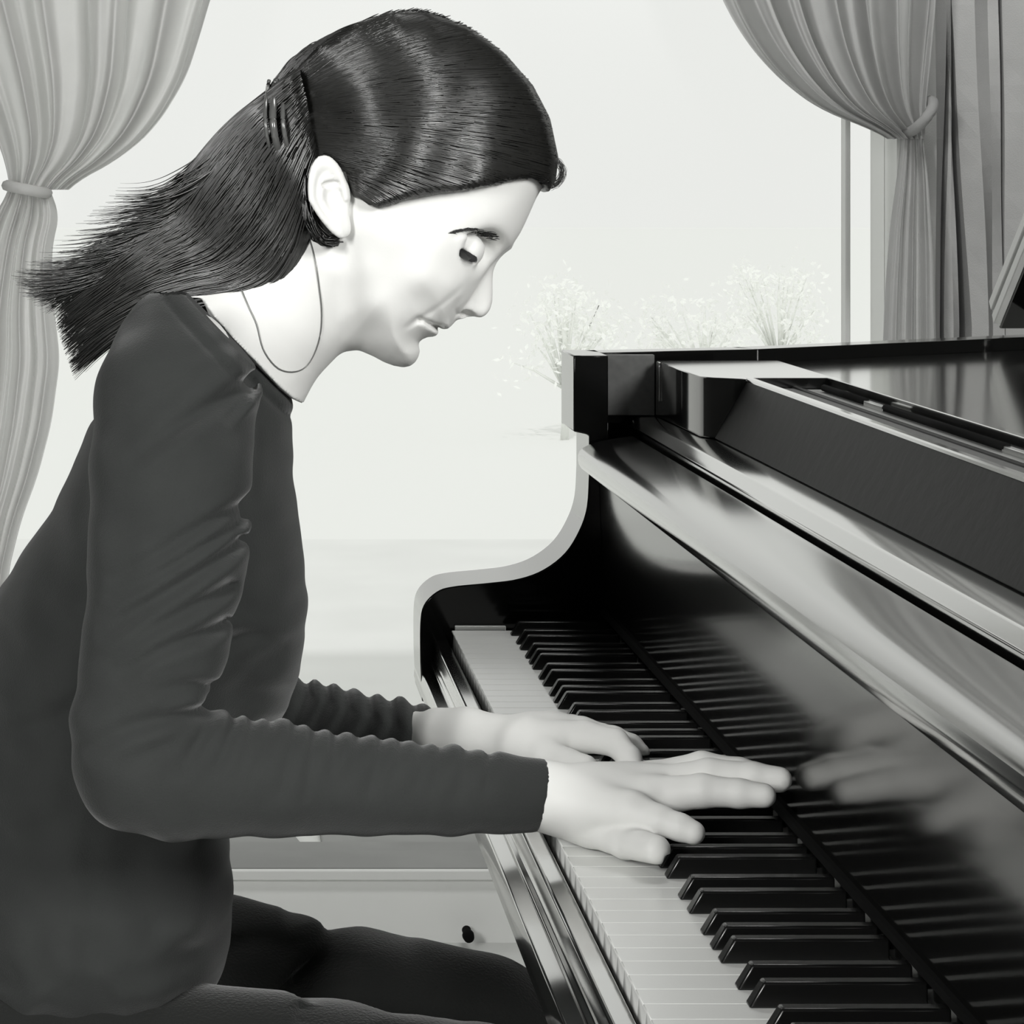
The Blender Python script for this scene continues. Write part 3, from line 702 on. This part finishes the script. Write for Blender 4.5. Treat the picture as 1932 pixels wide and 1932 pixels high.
nd = (nk1-nk0)/np.linalg.norm(nk1-nk0); nn_ = np.array((-nd[1], nd[0]))
if nn_[0] < 0: nn_ = -nn_
def F_body(p):
    f = F_torso(p, .0045)
    f = np.where(f > .04, BIG, f)
    f = smin(f, chain(p, R_ARM[:-2], -.016), .02); f = smin(f, chain(p, R_ARM[-3:], -.010), .01)
    f = smin(f, chain(p, L_ARM[:-1], -.014), .02)
    def both(q): return neck_f(q)
    nlo = np.array((P(330, 0, YH)[0], YH-.11, P(0, 760, YH)[2])); nhi = np.array((P(720, 0, YH)[0], YH+.11, P(0, 400, YH)[2]))
    f = sub_eval(f, p, nlo, nhi, both, lambda a, b: smin(a, b, .034))
    f = sub_eval(f, p, hlo, hhi, F_head, lambda a, b: smin(a, b, .010))
    f = sub_eval(f, p, elo, np.array((ehi[0], YH-.04, ehi[2])), lambda q: F_ear(q, -1), lambda a, b: smin(a, b, .002))
    f = sub_eval(f, p, np.array((elo[0], YH+.04, elo[2])), ehi, lambda q: F_ear(q, 1), lambda a, b: smin(a, b, .002))
    m_ = ((p > np.array((P(330, 0, YH)[0], YH-.13, P(0, 900, YH)[2]))) & (p < np.array((P(620, 0, YH)[0], YH+.13, P(0, 560, YH)[2])))).all(1)
    if m_.any():
        q = p[m_]; u = (q[:, 0]-nk0[0])*nn_[0]+(q[:, 2]-nk0[1])*nn_[1]
        f[m_] = np.maximum(f[m_], F_torso(q, .0030)+.008*np.clip((-u-.006)/.004, 0, 1)-.04*np.clip((u+.004)/.016, 0, 1)-BIG*(u > .012))
    for wr, hd in ((R_WRIST, RH), (L_WRIST, LH)):
        h_ = chain(p, wr, 0, .008)
        for fg in hd:
            h_ = smin(h_, chain(p, fg[:2], 0, .004), .014)
            h_ = smin(h_, chain(p, fg[1:], 0, .003), .0035)
        f = smin(f, h_, .006)
    zl = np.where(p[:, 0] > .2520, .7436, np.where(p[:, 0] > .197, .7308, -1))
    return smax(f, zl-p[:, 2], .0010)
person = empty('person', P(150, 1800, 1.76)); 
tag(person, 'woman in a dark long sleeved top bending over the keys, hair tied back', 'person')
def attach(o, parent=None):
    o.parent = parent or person
    from mathutils import Matrix
    base = Vector((0, 0, 0)); q = o.parent
    while q: base += q.location; q = q.parent
    o.matrix_parent_inverse = Matrix.Translation(-base) if not parent else Matrix.Translation(-Vector(parent.matrix_parent_inverse.inverted().translation)) if False else Matrix.Translation(-base)
    return o
HB = .0015
V, Q = sparse_mesh(F_body, (T2(-140, 0)[0], 1.46, T2(0, 1960)[1]), (P(1500, 0, 1.62)[0], 2.03, H2(0, 20)[1]), HB)
print('body', len(V))
body = attach(fast_mesh('body', V, Q, M['skin'], None))

# ---- sweater: torso and sleeves with creases
SG = Grid2((T2(-160, 0)[0], T2(0, 2000)[1]), (T2(1150, 0)[0], T2(0, 480)[1]), .0015)
YA = 1.53
def A2(px, py): return P2(px, py, YA-.0)
sc_ = np.zeros(SG.X.shape)
def A3(l): return [A2(*p) for p in l]
fold = [  # (points, depth, width)
    ([(255, 870), (330, 815), (420, 765), (478, 735)], .0045, .006), ([(250, 800), (320, 745), (400, 700)], .002, .008), ([(300, 700), (380, 670), (470, 655)], .002, .006),
    ([(430, 795), (465, 765), (478, 752)], .004, .0035), ([(465, 690), (474, 720), (470, 740)], .003, .003),
    ([(220, 1090), (300, 1040), (390, 990), (470, 965)], .0045, .0055), ([(215, 1120), (290, 1080), (380, 1030), (462, 990)], .0045, .0045), ([(205, 1190), (270, 1140), (350, 1090), (450, 1030)], .0050, .0060),
    ([(215, 1235), (290, 1175), (370, 1135), (430, 1110)], .0035, .0055), ([(230, 1260), (310, 1210), (420, 1180)], .0035, .005), ([(300, 1285), (360, 1280), (405, 1300)], .0035, .004), ([(310, 1305), (360, 1298), (400, 1320)], .0030, .0035),
    ([(170, 1400), (230, 1360), (300, 1340), (380, 1335)], .004, .006), ([(240, 1420), (320, 1380), (395, 1330)], .002, .006), ([(350, 1430), (380, 1380), (410, 1335)], .003, .005)]
for i, x0 in enumerate((440, 478, 512, 560, 600, 640, 690, 735, 770, 812, 850, 905, 945)):
    xx = x0; yt = 1335+.115*(xx-400)+8
    dx = random.uniform(-45, -15)
    fold.append(([(xx+8, yt-25), (xx, yt+20), (xx+dx*.5, yt+60), (xx+dx, yt+random.uniform(80, 130))], random.uniform(.0035, .006), random.uniform(.0032, .0050)))
for q_, (pts_, a_, s_) in enumerate(fold): sc_ += fade_line(SG, [A2(*p) for p in catmull(pts_, 10)], a_*(.5 if q_ < 15 else 1.0), s_*.9, a_*(1.9 if q_ < 15 else .3))
for pts_, a_, s_ in fold[:15]: sc_ -= fade_line(SG, [A2(p[0]+4, p[1]+20) for p in catmull(pts_, 10)], a_*.3, s_*1.1, a_*.8)
fr_ = np.zeros(SG.X.shape)
for i in range(60):     # fine irregular rumples
    a0 = rng.uniform(0, math.pi); k_ = rng.uniform(60, 260); fr_ += np.sin((SG.X*math.cos(a0)+SG.Z*math.sin(a0))*k_+rng.uniform(0, 6.28))/60**.5
SG.f['near'] = sc_+fr_*.0006
# the far arm bunches too
lf = np.zeros(SG.X.shape)
for xx in (575, 612, 648, 690, 728, 770, 812, 845):
    yt = 1298+.17*(xx-560); lf += fade_line(SG, [P2(xx, yt-40, 1.88), P2(xx+5, yt+10, 1.88), P2(xx-20, yt+60, 1.88), P2(xx-40, yt+90, 1.88)], .0060, .0045, .002)
SG.f['far'] = lf+fr_*.0006
tf = np.zeros(SG.X.shape)
for pts_, a_, s_ in [([(420, 1150), (460, 1140), (500, 1150), (530, 1165)], .004, .006), ([(475, 640), (500, 760), (505, 900), (520, 1000)], .0015, .010), ([(250, 700), (200, 800), (178, 950)], .003, .008),
                     ([(440, 1240), (480, 1200), (540, 1180)], .002, .008), ([(420, 1330), (470, 1250), (480, 1150)], .002, .010), ([(90, 1300), (160, 1260), (220, 1230)], .003, .010), ([(60, 1500), (140, 1450), (240, 1430)], .003, .012), ([(300, 1650), (360, 1700), (430, 1720)], .003, .010), ([(470, 700), (478, 800), (470, 900)], .003, .005)]:
    tf += fade_line(SG, [T2(*p) for p in catmull(pts_, 10)], a_, s_, a_*.3)
SG.f['torso'] = np.minimum(tf+fr_*.0008, .0038)
def F_sweater(p):
    x, z = p[:, 0], p[:, 2]
    n_, fa, t_ = SG.at(('near', 'far', 'torso'), x, z)
    f = F_torso(p, 0)+t_
    f = np.where(f > .04, BIG, f)
    a = chain(p, R_ARM, 0)+n_; b_ = chain(p, L_ARM, 0)+fa
    # sleeve ends
    e = np.array(P(1024, 1500, 1.575)); a = smax(a, (x-e[0])*.985-(z-e[2])*.17, .002)
    e = np.array(P(872, 1388, 1.80)); b_ = smax(b_, (x-e[0])*.90-(z-e[2])*.43, .002)
    f = smin(f, np.where(a > .04, BIG, a), .010); f = smin(f, np.where(b_ > .04, BIG, b_), .015)
    u = (x-nk0[0])*nn_[0]+(z-nk0[1])*nn_[1]; t = ((x-nk0[0])*nd[0]+(z-nk0[1])*nd[1])
    f = f-.0018*np.exp(-((u+.005)/.0035)**2)            # bound neckline
    f = f+.0016*np.exp(-((u+.0115)/.0018)**2)
    f = np.where(z > P(0, 800, YT)[2], smax(f, u, .0012), f)
    return f
V, Q = sparse_mesh(F_sweater, (T2(-140, 0)[0], 1.46, T2(0, 1960)[1]), (P(1060, 0, 1.60)[0], 2.05, T2(0, 540)[1]), .0020, slack=2.4)
print('sweater', len(V))
sweater = attach(fast_mesh('sweater', V, Q, M['sweater'], None))

# ---- trousers and shoes
LEG_R = [(P(100, 2085, 1.655), .086), (P(330, 2100, 1.645), .080), (P(600, 2090, 1.625), .069), (P(900, 2130, 1.60), .062), (P(1180, 2210, 1.60), .055), ((.245, 1.60, .30), .050), ((.225, 1.60, .10), .038)]
LEG_L = [(P(130, 1930, 1.850), .090), (P(400, 1900, 1.845), .078), (P(640, 1925, 1.840), .068), (P(900, 1975, 1.84), .064), (P(1110, 2075, 1.84), .056), ((.27, 1.84, .30), .050), ((.25, 1.84, .10), .038)]
GG = Grid2((T2(-160, 0)[0], 0.0), (.6, .9), .002)
gf = np.zeros(GG.X.shape)
for pts_, a_, s_ in [([(570, 1932), (640, 1880), (720, 1860), (800, 1880)], .006, .007), ([(400, 1875), (480, 1862), (560, 1872), (640, 1862)], .004, .006), ([(540, 1945), (600, 1915), (680, 1900)], .005, .006), ([(480, 1715), (540, 1740), (590, 1790)], .005, .008),
                     ([(560, 1835), (700, 1825), (850, 1845)], .004, .005), ([(600, 1800), (700, 1795), (800, 1812)], .003, .006), ([(450, 1760), (520, 1730), (600, 1750)], .003, .006)]:
    gf += fade_line(GG, [P2(*p, 1.70) for p in catmull(pts_, 10)], a_*1.6, s_*.9, a_*.8)
GG.f['g'] = gf
def F_leg(p):
    g, = GG.at(('g',), p[:, 0], p[:, 2])
    f = smin(chain(p, LEG_R), chain(p, LEG_L), .02)+g
    f = smin(f, ell_d(p, P(60, 1960, 1.752), np.array((.125, .165, .085))), .03)
    return smax(f, .09-p[:, 2], .004)
V, Q = sparse_mesh(F_leg, (-.34, 1.50, .05), (.42, 2.02, .75), .0035)
attach(fast_mesh('trousers', V, Q, M['trousers'], None))
for sx, sy in ((.225, 1.60), (.25, 1.84)):
    def F_shoe(p, sx=sx, sy=sy):
        f = smin(ell_d(p, (sx+.10, sy, .030), np.array((.075, .040, .030))), ell_d(p, (sx, sy, .040), np.array((.048, .034, .042))), .03)
        f = smin(f, cap_d(p, (sx, sy, .05), (sx, sy, .12), .036, .034), .02)
        return smax(f, .002-p[:, 2], .003)
    V, Q = sparse_mesh(F_shoe, (sx-.08, sy-.07, -.01), (sx+.21, sy+.07, .14), .004)
    attach(fast_mesh('shoe', V, Q, M['shoe'], None))

# ---- eyes, lashes, brows
for s in (-1, 1):
    bm = bmesh.new(); bmesh.ops.create_uvsphere(bm, u_segments=32, v_segments=20, radius=EYR)
    me = bpy.data.meshes.new('eyeball'); bm.to_mesh(me); bm.free(); me.materials.append(M['eye']); me.polygons.foreach_set('use_smooth', [True]*len(me.polygons))
    eo = bpy.data.objects.new('eyeball', me); C.objects.link(eo); c_ = (EYE[0], YH+s*EYY, EYE[1]); eo.location = c_; attach(eo)
    g = Vector((.50, s*.42, -.85)).normalized()
    a = g.orthogonal().normalized(); b_ = g.cross(a); mb = MB(); nr = 24
    mb.v.append(tuple(Vector(c_)+g*(EYR+.0004)))
    for j in range(nr):
        q = 2*math.pi*j/nr; mb.v.append(tuple(Vector(c_)+(g*.90+(a*math.cos(q)+b_*math.sin(q))*.44).normalized()*(EYR+.0004)))
    for j in range(nr):
        q = 2*math.pi*j/nr; mb.v.append(tuple(Vector(c_)+(g*.88+(a*math.cos(q)+b_*math.sin(q))*.47).normalized()*(EYR-.001)))
    mb.f = [(0, 1+j, 1+(j+1) % nr) for j in range(nr)]+[(1+j, 1+nr+j, 1+nr+(j+1) % nr, 1+(j+1) % nr) for j in range(nr)]
    io = mb.build('iris', M['iris'], None, smooth=True); io.parent = eo; io.location = tuple(-Vector(c_))
def hair_tubes(name, curves, m, parent, seg=3):
    """curves: list of (points (n,3), radii (n,)) -> one mesh of fine tubes"""
    n = len(curves[0][0]); K = len(curves)
    Pn = np.stack([c[0] for c in curves]); Rn = np.stack([c[1] for c in curves])
    T = np.gradient(Pn, axis=1); T /= (np.linalg.norm(T, axis=2, keepdims=True)+1e-9)
    A = np.cross(T, (0, 1, 0)); A /= (np.linalg.norm(A, axis=2, keepdims=True)+1e-9); B = np.cross(T, A)
    ring = [Pn+Rn[..., None]*(A*math.cos(2*math.pi*j/seg)+B*math.sin(2*math.pi*j/seg)) for j in range(seg)]
    Vv = np.stack(ring, 2).reshape(-1, 3)
    k, i, j = np.meshgrid(np.arange(K), np.arange(n-1), np.arange(seg), indexing='ij')
    idx = lambda i_, j_: (k*n+i_)*seg+(j_ % seg)
    Qd = np.stack([idx(i, j), idx(i, j+1), idx(i+1, j+1), idx(i+1, j)], -1).reshape(-1, 4)
    return fast_mesh(name, Vv, Qd, m, parent)
def surf_y(F, xs, zs, s=-1, ymax=.125, extra=0.0):
    """|y| offset of the surface F over points (x, z), side s"""
    lo = np.zeros(len(xs)); hi = np.full(len(xs), ymax)
    a = np.stack([xs, np.full(len(xs), YH), zs], 1); inside = F(a) < 0
    for _ in range(18):
        mid = (lo+hi)/2; f = F(np.stack([xs, YH+s*mid, zs], 1)); lo = np.where(f < 0, mid, lo); hi = np.where(f < 0, hi, mid)
    return np.where(inside, lo, 0.0)+extra
for s in (-1, 1):
    br = []
    for k in range(150):
        t = rng.random(); bx, by = catmull([(845, 437), (868, 431), (896, 436), (918, 443), (934, 448)], 30)[int(t*29)]
        th = (.3+.9*t)*8; bx += rng.normal(0, th*.30); by += rng.normal(0, th*.42)
        L_ = 10+8*rng.random(); dx, dy = -.9*L_, -.25*L_
        xs = np.array([bx, bx+dx*.5, bx+dx]); ys = np.array([by, by+dy*.4, by+dy*.9+3])
        X = np.array([H2(a, b)[0] for a, b in zip(xs, ys)]); Z = np.array([H2(a, b)[1] for a, b in zip(xs, ys)])
        yy = surf_y(F_head, X, Z, s, .09, .0005)
        br.append((np.stack([X, YH+s*yy, Z], 1), np.array([.00014, .00022, .00005])*(.6+.8*t)))
    attach(hair_tubes('eyebrow', br, M['brow'], None))
for s in (-1, 1):
    la = []
    for k in range(46):
        t = k/45; a = -.75+1.35*t     # around the lid edge
        e1 = np.array((NL[1], 0, -NL[0])); e2 = np.array((0, s, 0.)); nv_ = np.array((NL[0], 0, NL[1]))
        rr_ = math.sqrt((EYR+.001)**2-.0012**2); d = e1*math.sin(a+.15)+e2*math.cos(a+.15)
        st = np.array((EYE[0], YH+s*EYY, EYE[1]))-nv_*.0010+d*rr_
        ln = .0065*(.6+.6*math.sin(math.pi*t)); mid = st+d*ln*.5-nv_*ln*.45; en = st+d*ln*.75-nv_*ln*1.0
        la.append((np.stack([st, mid, en]), np.array([.00030, .00022, .00005])))
    attach(hair_tubes('eyelashes', la, M['brow'], None))

# ---- hair: cap, tied back tail, fine strands
cap_px = [(1090, 352), (1043, 352), (1028, 366), (1016, 350), (1000, 334), (957, 341), (905, 352), (858, 359), (818, 364), (768, 373), (729, 384), (703, 391), (688, 386), (672, 376), (658, 372), (652, 350), (645, 325),
          (632, 316), (618, 316), (606, 301), (590, 312), (580, 345), (572, 400), (556, 430), (500, 420), (440, 330), (440, 100), (600, -40), (1000, -40), (1130, 200)]
HG.f['h'] = poly_sd(HG.X, HG.Z, [H2(*p) for p in cap_px])
hw = np.zeros(HG.X.shape)
def F_cap(p):
    x, y, z = p[:, 0], p[:, 1]-YH, p[:, 2]
    d, W, R, h_ = HG.at(('d', 'W', 'R', 'h'), x, z)
    f = inflate(y, d, W, R)-.0080-.0035*np.clip(h_/.05, 0, 1)
    return smax(f, -h_, .006)
V, Q = sparse_mesh(F_cap, (H2(480, 0)[0], YH-.12, H2(0, 470)[1]), (H2(1090, 0)[0], YH+.12, H2(0, -10)[1]), .0018)
hair = attach(fast_mesh('hair', V, Q, M['hair'], None))
S_ = catmull([(625, 88), (700, 42), (790, 22), (880, 52), (950, 108), (1005, 175), (1035, 260), (1042, 345), (1000, 333), (945, 344), (880, 357), (820, 364), (765, 376), (712, 391), (700, 383)], 400)
E_ = catmull([(520, 165), (515, 185), (512, 205), (512, 225), (512, 245), (516, 265), (522, 285), (530, 300), (545, 320)], 400)
def cap_strand(u, s, jit=1.0):
    st = S_[int(u*399)]; en = E_[int(min(1, u*1.02)*399)]; st = st+rng.normal(0, 3*jit, 2); en = en+rng.normal(0, 5*jit, 2)
    sag = 18+60*np.clip((u-.35)/.5, 0, 1)**1.5 if u < .85 else 40
    mid = (st*.45+en*.55)+np.array((0, -10+(-40*(1-u))+0)) if u < .4 else (st*.5+en*.5)+np.array((0, -30+10*u))
    if u > .72: mid = (st*.5+en*.5)+np.array((10, -22))
    t = np.linspace(0, 1, 26)[:, None]; c = (1-t)**2*st+2*t*(1-t)*mid+t*t*en
    c[:, 1] += 4*jit*np.sin(t[:, 0]*rng.uniform(4, 9)+rng.uniform(0, 6))*np.sin(math.pi*t[:, 0])
    X = (c[:, 0]-VX)*YH/FPX; Z = CZ-(c[:, 1]-VY)*YH/FPX
    yy = surf_y(F_cap, X, Z, s, .11, 0)
    r = rng.uniform(.00030, .0008); off = r*rng.uniform(-.3, .9)
    P3 = np.stack([X, YH+s*(yy+off), Z], 1)
    rad = np.full(26, r); rad[0] = r*.4
    return P3, rad
cur = [cap_strand(rng.random(), s) for s in (-1, 1) for _ in range(2400 if s < 0 else 700)]
# loose tuft over the forehead
for _ in range(60):
    o_ = rng.normal(0, 3, 2); c = catmull(np.array([(1030, 300), (1052, 305), (1060, 325), (1052, 345), (1038, 352)])+o_+rng.normal(0, 2.5, (5, 2)), 26)
    X = (c[:, 0]-VX)*YH/FPX; Z = CZ-(c[:, 1]-VY)*YH/FPX; yo = rng.normal(0, .008)
    cur.append((np.stack([X, YH+yo+0*X, Z], 1), np.full(26, .00012)))
o = attach(hair_tubes('hair_strands', cur, M['hair'], None))
# tail
U_ = catmull([(560, 130), (520, 160), (478, 192), (440, 222), (400, 262), (352, 322), (318, 380), (272, 420), (222, 465), (178, 505), (130, 540), (92, 565)], 60)
L_ = catmull([(600, 320), (598, 350), (592, 400), (585, 450), (566, 512), (532, 558), (475, 578), (400, 582), (325, 592), (255, 622), (190, 668), (142, 715)], 60)
def tail_w(t): return np.interp(t, [0, .06, .2, .4, .6, .8, 1], [.060, .072, .072, .062, .048, .034, .018])
def tail_pt(t, a, k=1.0, s=None):
    """t along 0..1, a angle (0 = upper edge, pi/2 = near side, pi = lower edge)"""
    i = np.clip(t, 0, 1)*59; i0 = np.minimum(i.astype(int), 58); fr2 = (i-i0)[..., None]
    u = U_[i0]*(1-fr2)+U_[i0+1]*fr2; l = L_[i0]*(1-fr2)+L_[i0+1]*fr2
    m_ = (u+l)/2; h2 = (u-l)/2
    c = m_+h2*(np.cos(a)*k)[..., None]
    X = (c[..., 0]-VX)*YH/FPX; Z = CZ-(c[..., 1]-VY)*YH/FPX
    sn = np.sin(a); return np.stack([X, YH-np.sign(sn)*np.abs(sn)**.32*k*tail_w(t), Z], -1)
ts = np.linspace(0, .80, 90); an_ = np.linspace(0, 2*math.pi, 160, endpoint=False)
T_, A_ = np.meshgrid(ts, an_, indexing='ij')
kk_ = .93+.025*np.sin(A_*11+T_*3)+.018*np.sin(A_*23-T_*5)-.07*np.exp(-((A_-1.1-T_*.2)/.10)**2)*np.clip(T_*4, 0, 1)
kk_ *= np.clip(1.05-np.clip(T_-.72, 0, 1)*2.0, 0, 1)
VT = tail_pt(T_, A_, kk_).reshape(-1, 3); n_t, n_a = T_.shape
ii, jj = np.meshgrid(np.arange(n_t-1), np.arange(n_a), indexing='ij')
QT = np.stack([ii*n_a+jj, ii*n_a+(jj+1) % n_a, (ii+1)*n_a+(jj+1) % n_a, (ii+1)*n_a+jj], -1).reshape(-1, 4)
tail = attach(fast_mesh('ponytail', VT, QT, M['hair'], None))
cur = []
for q in range(3400):
    a0 = rng.uniform(0, math.pi) if q < 2600 else rng.uniform(math.pi, 2*math.pi)
    if q < 420: a0 = abs(rng.normal(0, .35))
    t0 = rng.uniform(0, .25); t1 = min(1.0, rng.uniform(.55, 1.02)+.05*math.sin(a0*5))
    if rng.random() < .35: t1 = rng.uniform(.9, 1.0)
    t = np.linspace(t0, t1, 30); a = a0+.06*np.sin(t*rng.uniform(3, 8)+rng.uniform(0, 6))+.25*rng.normal()*t**2*.6
    k_ = np.full(30, rng.uniform(.93, 1.0)); k_ *= 1+.10*rng.random()*np.clip((t-.5)*2, 0, 1)*abs(math.cos(a0))
    if t1 > .75: k_ *= 1-np.clip(t-.75, 0, 1)*rng.uniform(.0, 1.8)
    Pp = tail_pt(t, a, k_)
    if a0 < .8:   # fly-away ends lift off the top edge
        li = rng.uniform(0, .020)*np.clip((t-t1+.18)/.18, 0, 1)**1.5; Pp[:, 2] += li; Pp[:, 0] -= li*1.3
    r = rng.uniform(.0004, .0010); rad = np.full(30, r); rad[-10:] = np.linspace(r, r*.15, 10)
    cur.append((Pp, rad))
attach(hair_tubes('ponytail_strands', cur, M['hair'], None))
for _ in range(420):
    o_ = rng.normal(0, 4, 2)*np.array((1, .8)); c = catmull(np.array([(572, 330), (574, 380), (582, 420), (600, 448), (622, 452)])+o_+rng.normal(0, 2.0, (5, 2)), 26)
    yo = .060+rng.normal(0, .003); X = (c[:, 0]-VX)*YH/FPX; Z = CZ-(c[:, 1]-VY)*YH/FPX
    cur.append((np.stack([X, YH-yo-.004*np.sin(np.linspace(0, 3.1, 26)), Z], 1)[np.linspace(0, 25, 30).astype(int)], np.full(30, .0007)))
attach(hair_tubes('hair_lock', cur[-420:], M['hair'], None))
# clip holding the tail
clipm = MB(); cp = []
for q in np.linspace(-.1, 1, 14):
    px_, py_ = 522-10*math.sin(q*3.0)+4*q, 158+128*q
    X, Z = HN(px_, py_, .06); qq = min(max(q, 0), 1)
    cp.append((X, YH-.071*math.sqrt(max(0, 1-(1-1.5*qq)**2))-.006, Z))
cp = catmull(cp, 40)
clipm.tube(cp, .0024, 8); clipm.tube(np.array(cp)+np.array((.0065, .001, 0)), .0016, 8); clipm.tube(np.array(cp)+np.array((-.005, .002, 0)), .0014, 8)
attach(clipm.build('hair_clip', M['clip'], None, smooth=True))
# thin necklace
nk = MB()
def neck_y(X, Z, s): return surf_y(F_body, X, Z, s, .11, .0006)
loop = catmull([(452, 535), (468, 572), (483, 605), (495, 650), (518, 682), (544, 693), (570, 688), (588, 665), (600, 625), (602, 580), (596, 530), (590, 490), (580, 450)], 50)
X = (loop[:, 0]-VX)*YH/FPX; Z = CZ-(loop[:, 1]-VY)*YH/FPX; yy = neck_y(X, Z, -1)
nk.tube(np.stack([X, YH-yy, Z], 1), .0005, 5)
attach(nk.build('necklace', M['chain'], None, smooth=True))

# ---- bench under the pianist
bn = empty('piano_bench', (-.12, 1.75, 0)); tag(bn, 'black piano bench under the seated woman', 'bench')
def bc(mb, name, m, **kw):
    for i, v in enumerate(mb.v): mb.v[i] = (v[0]+.12, v[1]-1.75, v[2])
    return mb.build(name, m, bn, **kw)
bc(MB().box(-.28, .06, 1.42, 2.08, .40, .4405), 'seat', M['bench'], bevel=.012)
bc(MB().box(-.26, .04, 1.44, 2.06, .343, .40), 'frame', M['piano'], bevel=.003)
for lx in (-.25, .00):
    for ly in (1.45, 2.02): bc(MB().box(lx, lx+.035, ly, ly+.035, 0, .343), 'leg', M['piano'], bevel=.003)
# small dark knob by the skirting
kx, ky_, kz = P(885, 1770, 3.84)
kn = MB().tube([(kx, 3.882, kz), (kx, 3.868, kz), (kx, 3.855, kz), (kx, 3.842, kz), (kx, 3.838, kz)], [.007, .005, .009, .008, .003], 14)
tag(kn.build('door_stop', M['felt'], None, smooth=True), 'small dark round stop low on the wall under the piano arm', 'door stop')
